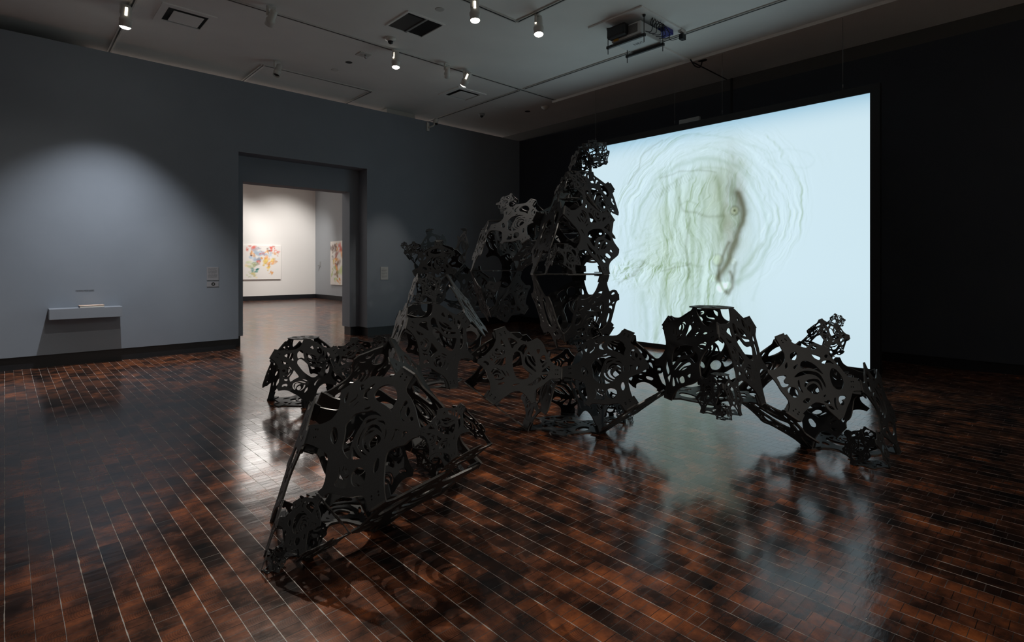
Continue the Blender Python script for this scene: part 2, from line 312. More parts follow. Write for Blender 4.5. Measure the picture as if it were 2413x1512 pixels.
# ---------------------------------------------------------------- the lattice sculpture
PAT = json.loads('''{"A":{"out":[[[0.4635,0.0],[0.468,0.0273],[0.4629,0.0587],[0.447,0.0744],[0.4103,0.085],[0.3691,0.1025],[0.3343,0.1244],[0.3104,0.1387],[0.2938,0.1492]],[[0.2771,0.1782],[0.29,0.1891],[0.3023,0.2092],[0.3089,0.2286],[0.328,0.2454],[0.34,0.2596],[0.3531,0.2824],[0.3415,0.3058],[0.3182,0.3335],[0.292,0.3608],[0.262,0.3868],[0.2335,0.4044]],[[0.2673,0.4629],[0.2811,0.4606],[0.3036,0.4484],[0.3263,0.4421],[0.344,0.4479],[0.382,0.4758],[0.4258,0.494],[0.4572,0.5052],[0.4714,0.5121],[0.4819,0.5279],[0.4812,0.5369]],[[0.5205,0.5369],[0.5176,0.528],[0.5141,0.5125],[0.5267,0.4877],[0.5502,0.4636],[0.5664,0.4419],[0.5895,0.4256],[0.6185,0.424],[0.6643,0.4309],[0.7161,0.4441],[0.7277,0.4551],[0.7306,0.4666]],[[0.7737,0.3919],[0.7519,0.3757],[0.7264,0.3617],[0.7079,0.346],[0.6882,0.3182],[0.6863,0.2862],[0.699,0.2609],[0.7157,0.2424],[0.7441,0.215]],[[0.7032,0.1442],[0.6886,0.1435],[0.6706,0.138],[0.6584,0.1134],[0.6355,0.0949],[0.5929,0.0771],[0.5622,0.0632],[0.5505,0.046],[0.5429,0.0211],[0.5369,0.0]]],"holes":[[[0.5804,0.1443],[0.5743,0.1152],[0.5475,0.091],[0.5161,0.0858],[0.4874,0.0958],[0.4671,0.1118],[0.4602,0.1287],[0.4577,0.1463],[0.4523,0.1549],[0.45,0.1637],[0.4819,0.1592],[0.5236,0.1614],[0.5614,0.1614]],[[0.612,0.1853],[0.6204,0.1814],[0.6297,0.1647],[0.6242,0.1435],[0.6122,0.1193],[0.6079,0.1214],[0.6105,0.1452],[0.6136,0.1598],[0.6044,0.1713],[0.5858,0.1807],[0.5969,0.1847]],[[0.6573,0.1669],[0.6688,0.1587],[0.6667,0.1483],[0.6528,0.1447],[0.6578,0.1577],[0.6445,0.1529],[0.642,0.1558],[0.6474,0.1649]],[[0.6821,0.2423],[0.7012,0.2301],[0.7056,0.2162],[0.7027,0.2014],[0.6881,0.2186],[0.6817,0.2342]],[[0.6545,0.2396],[0.6619,0.23],[0.655,0.2136],[0.6494,0.1977],[0.6553,0.1859],[0.6469,0.1913],[0.6441,0.2057],[0.6476,0.2232]],[[0.6334,0.2385],[0.6314,0.2232],[0.6227,0.2034],[0.6263,0.2208]],[[0.5755,0.217],[0.5718,0.2101],[0.5575,0.1955],[0.5516,0.1991],[0.5581,0.2085],[0.5702,0.2165]],[[0.415,0.1467],[0.4245,0.1291],[0.4258,0.1073],[0.4158,0.1001],[0.4073,0.1085],[0.4141,0.129],[0.4114,0.1425],[0.3986,0.1559],[0.3858,0.1617],[0.3679,0.1625],[0.3828,0.1662],[0.3983,0.1606]],[[0.3886,0.1388],[0.3974,0.1235],[0.3935,0.1154],[0.3758,0.1228],[0.3705,0.1349],[0.3708,0.1447],[0.3798,0.1442]],[[0.3554,0.1366],[0.3447,0.1366],[0.3395,0.1425],[0.343,0.149],[0.3529,0.1491],[0.359,0.1437]],[[0.6035,0.3066],[0.6068,0.2907],[0.6027,0.2608],[0.5891,0.2389],[0.5556,0.2175],[0.5361,0.201],[0.5031,0.197],[0.4769,0.1991],[0.505,0.2054],[0.5289,0.2208],[0.5408,0.2404],[0.5389,0.2619],[0.5346,0.2918],[0.5292,0.3159],[0.5215,0.3385],[0.5136,0.3547],[0.4958,0.3726],[0.4881,0.3837],[0.5087,0.3841],[0.5364,0.3774],[0.5532,0.367],[0.5722,0.3403],[0.5896,0.3196]],[[0.525,0.2624],[0.5298,0.25],[0.5219,0.2336],[0.4919,0.2139],[0.4961,0.2234],[0.5159,0.2455]],[[0.4815,0.2199],[0.4564,0.2062],[0.4344,0.216],[0.4542,0.2149]],[[0.4973,0.3284],[0.5108,0.3089],[0.5143,0.2864],[0.5139,0.2655],[0.506,0.2968],[0.4972,0.314],[0.4845,0.3265],[0.4575,0.3337],[0.4248,0.3351],[0.451,0.3408],[0.4776,0.3371]],[[0.4953,0.2914],[0.5029,0.2636],[0.4914,0.2408],[0.4684,0.2317],[0.4424,0.2356],[0.4259,0.2441],[0.4572,0.2419],[0.4779,0.2462],[0.4898,0.2619]],[[0.4715,0.3174],[0.4906,0.301],[0.49,0.2814],[0.4819,0.2623],[0.4646,0.2516],[0.4761,0.2707],[0.4772,0.2893],[0.4617,0.3076],[0.425,0.319],[0.4372,0.3242],[0.4562,0.3236]],[[0.4457,0.304],[0.4552,0.2924],[0.4533,0.2747],[0.4433,0.2577],[0.4228,0.2568],[0.4128,0.2659],[0.4142,0.2807],[0.4282,0.3067]],[[0.3998,0.2568],[0.4129,0.2399],[0.4233,0.2237],[0.4093,0.2333],[0.4023,0.2464]],[[0.3721,0.2438],[0.3757,0.2257],[0.3869,0.2053],[0.3634,0.1983],[0.38,0.2102],[0.3712,0.2235],[0.3673,0.2402]],[[0.3385,0.2126],[0.3469,0.1947],[0.3281,0.1852],[0.3318,0.1964],[0.3308,0.2087]],[[0.636,0.3705],[0.6477,0.3565],[0.6532,0.3391],[0.6414,0.3319],[0.6245,0.3372],[0.6029,0.3511],[0.5922,0.3677],[0.5952,0.3815],[0.6157,0.3798]],[[0.4754,0.377],[0.4926,0.3626],[0.5062,0.3449],[0.4855,0.3495],[0.462,0.3536],[0.4402,0.3548],[0.4539,0.3667]],[[0.358,0.3595],[0.3736,0.341],[0.378,0.3229],[0.3716,0.3161],[0.356,0.3271],[0.3448,0.3435],[0.3454,0.3615]],[[0.4256,0.4276],[0.4353,0.4104],[0.4327,0.3909],[0.4173,0.3792],[0.3907,0.3772],[0.3759,0.387],[0.3652,0.4055],[0.37,0.4257],[0.385,0.4373],[0.4051,0.4386]],[[0.4742,0.4813],[0.4774,0.4651],[0.4818,0.4494],[0.5051,0.423],[0.4806,0.4396],[0.4541,0.441],[0.4462,0.4322],[0.4427,0.4212],[0.4351,0.4351],[0.4191,0.4574],[0.4275,0.4687],[0.4446,0.476]],[[0.4805,0.4304],[0.4872,0.4203],[0.4855,0.4124],[0.4798,0.4232]],[[0.4682,0.4249],[0.4732,0.4162],[0.4672,0.4118],[0.454,0.4149],[0.4488,0.4223],[0.4559,0.4273]]],"bolts":[[0.5175,0.0405],[0.5175,0.0298],[0.4879,0.0429],[0.4897,0.0306],[0.7266,0.3862],[0.7161,0.3809],[0.7086,0.4126],[0.7005,0.4072],[0.286,0.3982],[0.2763,0.4054],[0.2994,0.4238],[0.2903,0.4303]],"swap":false},"B":{"out":[[[0.2271,0.3934],[0.2498,0.3799],[0.2735,0.3434],[0.3009,0.3024],[0.3158,0.2584],[0.3115,0.2243],[0.2784,0.1759]],[[0.2937,0.1495],[0.3187,0.1289],[0.3615,0.1094],[0.4038,0.0901],[0.4359,0.0673],[0.4564,0.0324],[0.4602,0.0]],[[0.5309,0.0],[0.5398,0.0291],[0.5465,0.0666],[0.568,0.0906],[0.6035,0.1219],[0.6309,0.1573],[0.6617,0.1655],[0.6901,0.1617],[0.7101,0.1561]],[[0.7233,0.1788],[0.7037,0.1932],[0.6751,0.2194],[0.6593,0.2489],[0.66,0.2771],[0.6737,0.3082],[0.7042,0.3414],[0.7342,0.3742],[0.7655,0.4061]],[[0.7342,0.4605],[0.6967,0.4415],[0.6669,0.4368],[0.6265,0.4453],[0.5954,0.4608],[0.5597,0.477],[0.5336,0.5003],[0.5146,0.5369]],[[0.4888,0.5369],[0.4719,0.5118],[0.4321,0.4793],[0.3858,0.4511],[0.3518,0.4421],[0.3144,0.4418],[0.2635,0.4564]]],"holes":[[[0.3499,0.4086],[0.3258,0.4047],[0.3425,0.3945],[0.3756,0.3745],[0.3664,0.3985]],[[0.313,0.3634],[0.3114,0.3315],[0.3333,0.2998],[0.3556,0.3192],[0.3807,0.3297],[0.3472,0.3475]],[[0.383,0.2936],[0.3467,0.2731],[0.3387,0.2438],[0.3577,0.2339],[0.3877,0.2466],[0.4122,0.2554],[0.3921,0.2696]],[[0.4558,0.319],[0.4151,0.3183],[0.3954,0.2989],[0.4027,0.2772],[0.4365,0.2641],[0.4795,0.2545],[0.5106,0.2313],[0.5341,0.1923],[0.5513,0.1912],[0.5785,0.2469],[0.5702,0.2845],[0.5326,0.3041],[0.4908,0.316]],[[0.4084,0.4383],[0.397,0.4332],[0.3964,0.4228],[0.4056,0.4164],[0.4164,0.4207],[0.4177,0.4319]],[[0.425,0.4419],[0.4317,0.4296],[0.427,0.4051],[0.4078,0.3995],[0.395,0.4041],[0.4061,0.3904],[0.4239,0.3887],[0.4381,0.404],[0.4383,0.4289]],[[0.4269,0.4517],[0.4458,0.4447],[0.4544,0.4189],[0.4467,0.3948],[0.461,0.4182],[0.4586,0.4412],[0.4448,0.451]],[[0.4495,0.4641],[0.4616,0.457],[0.4791,0.439],[0.4842,0.452],[0.4695,0.4635]],[[0.3898,0.3887],[0.4078,0.3756],[0.4259,0.3752],[0.4316,0.3817],[0.4133,0.3805]],[[0.4992,0.4328],[0.4749,0.4209],[0.4592,0.3852],[0.4466,0.3657],[0.473,0.3632],[0.5085,0.364],[0.5058,0.3972],[0.5067,0.4258]],[[0.5032,0.5019],[0.492,0.4889],[0.5009,0.4654],[0.5134,0.4619],[0.5199,0.4735],[0.5085,0.4829]],[[0.5846,0.4249],[0.5716,0.419],[0.568,0.399],[0.5787,0.3919],[0.5931,0.4005],[0.5951,0.4165]],[[0.5474,0.4215],[0.541,0.41],[0.5466,0.3931],[0.5618,0.3813],[0.5578,0.4001],[0.5631,0.4199],[0.5746,0.4288],[0.5623,0.4321]],[[0.5624,0.4443],[0.5443,0.4402],[0.5291,0.4235],[0.531,0.4028],[0.543,0.3852],[0.534,0.4148],[0.5496,0.4335],[0.5758,0.4355],[0.5707,0.4426]],[[0.601,0.4159],[0.5993,0.3877],[0.5825,0.3651],[0.589,0.3584],[0.6042,0.3792],[0.6055,0.4033]],[[0.5344,0.3861],[0.5443,0.3687],[0.5669,0.3503],[0.5793,0.3471],[0.5649,0.3627]],[[0.5371,0.353],[0.5555,0.335],[0.5739,0.3292],[0.5612,0.3426]],[[0.6347,0.3963],[0.6188,0.3777],[0.6125,0.3541],[0.6298,0.3686]],[[0.6315,0.3058],[0.6172,0.2969],[0.6084,0.2589],[0.6186,0.2805],[0.6297,0.2958]],[[0.6108,0.2118],[0.5889,0.1846],[0.5526,0.1496],[0.5575,0.1286],[0.5916,0.1514],[0.6065,0.1752]],[[0.5371,0.136],[0.528,0.1218],[0.522,0.0887],[0.5437,0.1001],[0.5596,0.116]],[[0.5096,0.1291],[0.4924,0.1196],[0.4639,0.0851],[0.4918,0.0796],[0.5063,0.1062]],[[0.4415,0.2427],[0.4176,0.236],[0.4557,0.2227],[0.4856,0.1913],[0.5073,0.1648],[0.5167,0.1684],[0.493,0.2076],[0.4713,0.2342]],[[0.412,0.23],[0.3825,0.2194],[0.4333,0.199],[0.4642,0.1717],[0.4803,0.1749],[0.4526,0.2061]],[[0.4064,0.2008],[0.4257,0.1826],[0.4553,0.1723],[0.4407,0.1901]],[[0.3646,0.1736],[0.3601,0.1503],[0.3917,0.1591]],[[0.4141,0.1451],[0.3913,0.1207],[0.4209,0.1085],[0.4512,0.126],[0.441,0.1435]],[[0.4653,0.1295],[0.4368,0.1013],[0.4592,0.1087],[0.48,0.1245]]],"bolts":[[0.2873,0.4191],[0.2981,0.4117],[0.2711,0.3908],[0.282,0.3855],[0.4825,0.0411],[0.4811,0.0284],[0.5123,0.042],[0.5114,0.0294],[0.7021,0.425],[0.7121,0.4311],[0.7174,0.3997],[0.7282,0.4056]],"swap":true},"C":{"out":[[[0.2346,0.4063],[0.2634,0.3959],[0.2881,0.3672],[0.3017,0.334],[0.3115,0.2885],[0.2885,0.2665],[0.272,0.2337],[0.2775,0.1932],[0.2749,0.182]],[[0.2994,0.1396],[0.3267,0.1559],[0.3616,0.1339],[0.407,0.1031],[0.4408,0.0818],[0.4666,0.0534],[0.4716,0.0]],[[0.5275,0.0],[0.5368,0.0528],[0.5547,0.0683],[0.6003,0.0902],[0.6462,0.1174],[0.6842,0.1371],[0.7054,0.1478]],[[0.7216,0.176],[0.6985,0.2005],[0.672,0.2278],[0.6462,0.2445],[0.6415,0.2822],[0.6588,0.3132],[0.6938,0.3473],[0.7284,0.3808],[0.7688,0.4005]],[[0.7341,0.4605],[0.7,0.4441],[0.6648,0.4411],[0.6378,0.4533],[0.6065,0.4761],[0.5624,0.4974],[0.5248,0.5258],[0.512,0.5369]],[[0.4898,0.5369],[0.4863,0.5031],[0.4634,0.4653],[0.4184,0.4295],[0.3784,0.4231],[0.3414,0.4348],[0.298,0.4518],[0.2674,0.4632]]],"holes":[[[0.3921,0.3933],[0.3647,0.3858],[0.3486,0.3539],[0.3706,0.3489],[0.3991,0.3625],[0.4065,0.3841]],[[0.3069,0.2581],[0.292,0.2434],[0.2928,0.2199],[0.3124,0.2355],[0.3181,0.2543]],[[0.347,0.2609],[0.3466,0.2421],[0.3565,0.2089],[0.3772,0.2217],[0.3703,0.2467]],[[0.347,0.1865],[0.3356,0.1783],[0.3336,0.1679],[0.3426,0.1639],[0.3547,0.1722],[0.3567,0.1826]],[[0.3923,0.2102],[0.3741,0.1891],[0.3696,0.159],[0.3885,0.1397],[0.3851,0.1622],[0.391,0.1867],[0.4034,0.2008]],[[0.4587,0.1765],[0.4187,0.1577],[0.4248,0.1301],[0.4584,0.1088],[0.4947,0.1043],[0.533,0.1197],[0.5449,0.1449],[0.5367,0.1657],[0.5083,0.1766]],[[0.4429,0.3412],[0.4055,0.3288],[0.3974,0.2867],[0.4213,0.2449],[0.4657,0.2135],[0.4476,0.25],[0.4384,0.2943],[0.4482,0.3191]],[[0.511,0.3874],[0.4809,0.3594],[0.4612,0.3215],[0.4564,0.2632],[0.4724,0.232],[0.5274,0.2135],[0.5465,0.2186],[0.5013,0.2377],[0.4791,0.2676],[0.4816,0.3138],[0.5023,0.3574]],[[0.5454,0.3356],[0.5153,0.312],[0.5005,0.266],[0.512,0.2421],[0.5509,0.2352],[0.5663,0.2406],[0.5275,0.2531],[0.518,0.2808],[0.532,0.3094],[0.5631,0.3332]],[[0.5713,0.3258],[0.5488,0.3114],[0.5313,0.2833],[0.5412,0.2615],[0.5662,0.2529],[0.5811,0.2592],[0.5939,0.2796],[0.5883,0.3076]],[[0.5266,0.4863],[0.5082,0.4381],[0.5214,0.4356],[0.5411,0.449],[0.557,0.443],[0.5576,0.4234],[0.5754,0.4376],[0.5839,0.467],[0.5528,0.479]],[[0.5996,0.4387],[0.5752,0.4207],[0.576,0.3928],[0.5945,0.3792],[0.6185,0.3806],[0.6344,0.4028],[0.6265,0.4237]],[[0.6471,0.3607],[0.6288,0.3408],[0.6258,0.318],[0.6433,0.3241],[0.6579,0.3461],[0.6557,0.3595]],[[0.631,0.2414],[0.6166,0.2107],[0.6381,0.2069],[0.635,0.2311]],[[0.6065,0.1556],[0.5802,0.1415],[0.5748,0.1123],[0.5923,0.1107],[0.6027,0.1353],[0.6129,0.1265],[0.6299,0.1303],[0.6343,0.1479]],[[0.648,0.2228],[0.6548,0.1966],[0.6713,0.1919],[0.664,0.2151]],[[0.5326,0.3712],[0.5277,0.3619],[0.5669,0.3598],[0.5963,0.3505],[0.5966,0.3583],[0.5721,0.3719]],[[0.5983,0.2392],[0.5869,0.2257],[0.5955,0.2241],[0.6042,0.2332]],[[0.6051,0.1804],[0.5973,0.1698],[0.6394,0.1756],[0.6646,0.1712],[0.6659,0.1781],[0.6411,0.1848]],[[0.4476,0.3823],[0.4266,0.3557],[0.4439,0.3633],[0.4627,0.3791]],[[0.4474,0.4312],[0.4254,0.4161],[0.4542,0.4168],[0.4691,0.4289]]],"bolts":[[0.2886,0.4278],[0.3001,0.4213],[0.2755,0.4056],[0.283,0.399],[0.483,0.0583],[0.4809,0.047],[0.5161,0.0649],[0.5146,0.0538],[0.7136,0.4245],[0.7024,0.4101],[0.7278,0.4025],[0.7166,0.394]],"swap":true}}''')
RR = .38            # truncation ratio of the tetrahedral cells
LE = 1.385          # edge of a whole tetrahedron
MPAN = mat('matt_black_coated_aluminium', (.026, .0265, .0285, 1), .55, spec=.3, noise=(420, .35), bump=.12, bscale=500)
MEDGE = mat('lighter_black_panel_edge', (.075, .072, .07, 1), .35, spec=.5)  # cut edges coloured lighter than the panel faces
def cr_open(P, k):
    P = [np.array(p) for p in P]; Q = [2 * P[0] - P[1]] + P + [2 * P[-1] - P[-2]]; out = []
    for i in range(1, len(Q) - 2):
        a, b, c, d = Q[i - 1:i + 3]
        for j in range(k):
            t = j / k; out.append(.5 * (2 * b + (c - a) * t + (2 * a - 5 * b + 4 * c - d) * t * t + (3 * b - 3 * c + d - a) * t ** 3))
    out.append(P[-1]); return out
def cr_closed(P, k):
    P = [np.array(p) for p in P]; n = len(P); out = []
    for i in range(n):
        a, b, c, d = P[i - 1], P[i], P[(i + 1) % n], P[(i + 2) % n]
        for j in range(k):
            t = j / k; out.append(.5 * (2 * b + (c - a) * t + (2 * a - 5 * b + 4 * c - d) * t * t + (3 * b - 3 * c + d - a) * t ** 3))
    return out
def panel_mesh(name, loops, thick, m):
    c = bpy.data.curves.new(name, 'CURVE'); c.dimensions = '2D'; c.fill_mode = 'BOTH'; c.extrude = thick / 2; c.resolution_u = 1
    for lp in loops:
        s = c.splines.new('POLY'); s.points.add(len(lp) - 1); s.use_cyclic_u = True
        for i, p in enumerate(lp): s.points[i].co = (p[0], p[1], 0, 1)
    t = bpy.data.objects.new(name, c); COL.objects.link(t)
    me = bpy.data.meshes.new_from_object(t.evaluated_get(bpy.context.evaluated_depsgraph_get())); bpy.data.objects.remove(t); bpy.data.curves.remove(c)
    me.transform(Matrix.Translation((0, 0, thick / 2))); me.name = name
    me.materials.clear(); me.materials.append(m); me.materials.append(MEDGE)
    for p in me.polygons:
        p.use_smooth = False
        if abs(p.normal.z) < .5: p.material_index = 1
    return me
PT = .0075          # panel thickness in units of the tetrahedron edge
PM = {}
for k_, P in PAT.items():
    outer = []
    for a_ in P['out']: outer += cr_open(a_, 3)
    loops = [outer] + [cr_closed(h, 3) for h in P['holes']]
    for bx, by in P['bolts']: loops.append([(bx + .0042 * math.cos(t), by + .0042 * math.sin(t)) for t in np.linspace(0, 2 * math.pi, 9)[:-1]])
    PM[k_] = (panel_mesh('hexagonal_panel', loops, PT, MPAN), P['swap'])
# small triangular lace that closes a free triangular end (unit: tetra edge, side RR)
def tri_loops():
    c = np.array([0, 0]); A = [np.array([math.cos(t), math.sin(t)]) * RR / math.sqrt(3) for t in (math.pi / 2, math.pi / 2 + 2 * math.pi / 3, math.pi / 2 + 4 * math.pi / 3)]
    out = []
    for i in range(3):
        p, q_ = A[i], A[(i + 1) % 3]; m = (p + q_) / 2; e = (q_ - p) / np.linalg.norm(q_ - p); n_ = A[(i + 1) % 3]
        out += [m - e * .052, m + e * .052] + cr_open([m + e * .052, .72 * (m + e * .052) + .28 * q_ * .55, q_ * .50, .72 * ((A[(i + 1) % 3] + A[(i + 2) % 3]) / 2 - (A[(i + 2) % 3] - A[(i + 1) % 3]) / RR * .052) + .28 * q_ * .55], 2)[1:]
    holes = []
    for i in range(3):
        m = (A[i] + A[(i + 1) % 3]) / 2 * .72; d = m / np.linalg.norm(m); s_ = np.array([-d[1], d[0]])
        holes.append(cr_closed([m - d * .030, m + s_ * .022, m + d * .018, m - s_ * .022], 3))
        w_ = A[i] * .28; d = w_ / np.linalg.norm(w_); s_ = np.array([-d[1], d[0]])
        holes.append(cr_closed([w_ - d * .028, w_ + s_ * .02, w_ + d * .030, w_ - s_ * .02], 3))
    holes.append([(.012 * math.cos(t), .012 * math.sin(t)) for t in np.linspace(0, 2 * math.pi, 13)[:-1]])
    return [out] + holes
TM = panel_mesh('triangular_panel', tri_loops(), PT * .8, MPAN)
def reflect(V, i):
    idx = [j for j in range(4) if j != i]; a, b, c = V[idx]; n = np.cross(b - a, c - a); n /= np.linalg.norm(n); W = V.copy(); W[i] = V[i] - 2 * np.dot(V[i] - a, n) * n; return W
def tri(V, k):
    idx = [j for j in range(4) if j != k]; n = V[k] - V[idx].mean(0); n /= np.linalg.norm(n); p = V[k] + RR * (V[idx[0]] - V[k]); return V - 2 * ((V - p) @ n)[:, None] * n
SCL = empty('lattice_sculpture', (3.85, 3.4, 0), 'large black openwork sculpture of bolted lace-cut cells sprawling across the wood block floor', 'sculpture')
NC = [0]; DONE = set()
def frame_mat(O, u, w_, L):
    """u, w_: unit in-plane x axis and normal; pattern x along u, z along w_"""
    v = np.cross(w_, u); M = Matrix(((u[0], v[0], w_[0], O[0]), (u[1], v[1], w_[1], O[1]), (u[2], v[2], w_[2], O[2]), (0, 0, 0, 1)))
    return M @ Matrix.Scale(L, 4)
def put(me, name, M, parent):
    o = bpy.data.objects.new(name, me); COL.objects.link(o); o.parent = parent; o.matrix_parent_inverse = wm(parent).inverted()
    loc, rot, sc = M.decompose(); o.location = loc; o.rotation_euler = rot.to_euler(); o.scale = sc
    return o
def cell(V, pats, skip=(), caps=(), small=None):
    """V: 4 tetrahedron corners. pats: per face i (opposite corner i) a (pattern, first, second, third corner) or letter"""
    V = np.array(V, float); L = np.linalg.norm(V[1] - V[0]); cen = V.mean(0)
    part = bpy.data.objects.new('lattice_cell', None); COL.objects.link(part); part.empty_display_size = .05
    part.location = cen; part.parent = SCL; part.matrix_parent_inverse = wm(SCL).inverted()
    # bent brackets behind the six bolted seams
    hw = .05 * L; th = .006 * L
    for a in range(4):
        for b in range(a + 1, 4):
            m = (V[a] + V[b]) / 2; e = (V[b] - V[a]) / L; k = hw; bm = bmesh.new(); rows = []
            c, d_ = [j for j in range(4) if j not in (a, b)]
            for q_ in (c, d_):
                o_ = d_ if q_ == c else c
                n = np.cross(e, V[q_] - m); n /= np.linalg.norm(n)
                if np.dot(cen - m, n) < 0: n = -n
                rows.append((n, (V[q_] - m) / np.linalg.norm(V[q_] - m)))
            (n1, d1), (n2, d2) = rows; bis = (d1 + d2) / np.linalg.norm(d1 + d2); off = PT * L * 1.8
            prof = [m + d1 * .06 * L + n1 * PT * L * 1.05, m + bis * off * 1.05, m + d2 * .06 * L + n2 * PT * L * 1.05]
            prof2 = [prof[0] + n1 * th, m + bis * (off * 1.05 + th * 1.75), prof[2] + n2 * th]
            vs = [[bm.verts.new(p + e * k * sg) for p in prof + prof2[::-1]] for sg in (-1, 1)]
            for i in range(6): bm.faces.new((vs[0][i], vs[0][(i + 1) % 6], vs[1][(i + 1) % 6], vs[1][i]))
            bm.faces.new(vs[0][::-1]); bm.faces.new(vs[1]); bmesh.ops.recalc_face_normals(bm, faces=bm.faces)
            if L > .4: mobj('seam_bracket', bm, MPAN, part)
            else: bm.free()
    for i in range(4):
        if i in skip: continue
        idx = [j for j in range(4) if j != i]; fc = V[idx].mean(0); key = tuple(np.round(fc / (.05 * L)).astype(int))
        if key in DONE: continue
        DONE.add(key)
        P = pats[i]
        if len(P) > 1: idx = [int(c) for c in P[1:]]
        me, swap = PM[P[0]]
        A, B, C_ = V[idx]
        nout = np.cross(B - A, C_ - A); nout /= np.linalg.norm(nout); outw = np.dot(nout, cen - A) < 0
        # pattern A is drawn with (0,1,2) anticlockwise from outside, B and C clockwise
        if len(P) == 1 and outw == swap: A, B = B, A
        u = (B - A) / np.linalg.norm(B - A); w_ = np.cross(u, C_ - A); w_ /= np.linalg.norm(w_)
        inward = np.dot(w_, cen - A) > 0
        O = A if inward else A - w_ * PT * L
        put(me, 'hexagonal_panel', frame_mat(O, u, w_, L), part)
    for k in caps:
        idx = [j for j in range(4) if j != k]; tc = V[k] + RR * (V[idx] - V[k]).mean(0); up_ = V[idx[0]] - V[k]; n = V[idx].mean(0) - V[k]; n /= np.linalg.norm(n)
        y_ = (V[k] + RR * (V[idx[0]] - V[k])) - tc; y_ /= np.linalg.norm(y_); u = np.cross(y_, n)
        put(TM, 'triangular_panel', frame_mat(tc, u, n, L), part)
    if small:
        for k, sub in small.items():
            W = np.array([V[k] + RR * (V[j] - V[k]) if j != k else V[k] for j in range(4)])
            fc = W.mean(0); W = fc + (W - fc) * .985
            cell(W, ['B' if (k + i) % 3 == 0 else 'CA'[(k + i) % 2] for i in range(4)], caps=sub.get('caps', ()), small=sub.get('small'), skip=sub.get('skip', ()))
    return part
K = {k: np.array(v) for k, v in json.loads('''{"B34":[[4.6033,3.0958,0.0],[3.2295,2.9199,0.0],[3.764,4.1976,0.0],[3.8656,3.4044,1.1308]],"M3":[[3.8656,3.4044,1.1308],[3.2295,2.9199,0.0],[2.6361,3.9188,0.7539],[3.764,4.1976,0.0]],"M4":[[4.0349,2.0825,0.7539],[3.8656,3.4044,1.1308],[3.2295,2.9199,0.0],[4.6033,3.0958,0.0]],"B5":[[5.9307,1.0997,0.0],[4.5485,1.0118,0.0],[5.1635,2.2528,0.0],[5.2142,1.4547,1.1308]],"M5":[[5.2142,1.4547,1.1308],[4.5485,1.0118,0.0],[4.0201,2.0465,0.7539],[5.1635,2.2528,0.0]],"B1":[[1.4319,3.9758,0.0],[0.8774,2.7066,0.0],[2.2537,2.861,0.0],[1.521,3.1811,1.1308]],"M1":[[1.6695,1.8567,0.7539],[1.521,3.1811,1.1308],[0.8774,2.7066,0.0],[2.2537,2.861,0.0]],"M4b":[[4.0808,2.0653,1.6096],[3.4131,1.6251,0.4787],[4.0334,2.8635,0.4787],[4.7957,1.7071,0.4787]],"U1":[[3.9416,3.3833,2.5596],[4.6339,2.9832,1.4288],[3.2489,2.9837,1.4288],[3.9419,4.1829,1.4288]],"M6":[[2.7304,4.0749,1.5796],[3.4536,3.7336,0.4488],[2.0733,3.6192,0.4488],[2.6644,4.8718,0.4488]],"M2":[[2.4529,6.0504,1.16],[3.0163,5.483,0.0292],[1.6798,5.8462,0.0292],[2.6625,6.8221,0.0292]],"L1":[[3.9416,3.3833,0.2979],[4.6339,2.9832,1.4288],[3.2489,2.9837,1.4288],[3.9419,4.1829,1.4288]],"X":[[1.644,3.3216,1.1122],[2.3671,2.9803,-0.0186],[2.7392,4.0809,0.7353],[1.578,4.1185,-0.0186]],"U2":[[5.9117,5.2043,2.2051],[4.5871,5.1968,2.6097],[4.9572,5.8809,1.4638],[4.9694,4.496,1.478]]}''').items()}
K['M6'][:, 2] += .02; K['X'][:, 2] += .02; K['M2'][:, 2] -= .029
S1 = {}
# main chain along the floor
cell(K['M1'], ['B', 'C', 'A', 'A012'], small={0: {}, 2: {}})
cell(K['B1'], ['C', 'A', 'B', 'C'], small={1: {'small': {1: {}}}})
cell(K['M3'], ['C', 'A', 'B', 'B012'])
cell(K['M4'], ['B', 'C', 'C', 'A012'], small={1: {}})
cell(K['B34'], ['C', 'B', 'A', 'C'], small={0: {'small': {0: {}}}})
cell(K['M4b'], ['C', 'A', 'B031', 'B120'], caps=(0,), small={1: {'caps': (0,), 'small': {1: {}}}})
cell(K['M5'], ['B', 'C', 'A', 'C012'], small={0: {'caps': (), 'small': {0: {}}}})
cell(K['B5'], ['A', 'B', 'C', 'A'], small={1: {}})
cell(K['X'], ['B', 'C', 'A', 'A'], small={1: {'small': {1: {}}}})
cell(K['M6'], ['C', 'A', 'B', 'B012'], small={0: {'small': {2: {}}}})
cell(K['M2'], ['C', 'A', 'C', 'B012'], caps=(0,))
# tower
def pxy(P): d = np.array(P) - EYEP; return CX + F_PX * (d @ RT) / (d @ FW), HY - F_PX * (d @ UP) / (d @ FW)
cell(K['L1'], ['C', 'B', 'A', 'C'])
cell(K['U1'], ['B', 'A', 'B031', 'B120'], small={0: {'caps': (0,)}, 2: {'caps': (0,)}})
K['U2'] = np.array([[5.061, 4.334, 2.184], [5.042, 5.667, 2.561], [4.356, 5.257, 1.43], [5.74, 5.277, 1.43]])
cell(K['U2'], ['C', 'B', 'B', 'A012'], small={1: {}})
U4 = reflect(K['U2'], 0); cell(U4, ['C', 'A', 'B', 'C'], caps=(1,))
L4 = reflect(U4, 1); cell(L4, ['B', 'C', 'A', 'B'])
U3 = reflect(K['U1'], 2) - RT * .08; cell(U3, ['C', 'A', 'B', 'C'])
U6 = tri(reflect(K['U1'], 2), 2); U6 = U6 + (np.array([4.98, 4.14, 0]) - np.array([U6[0][0], U6[0][1], 0]))
cell(U6, ['C', 'C', 'B', 'C'], small={0: {}})
W6 = U6[0] + RR * (U6 - U6[0])
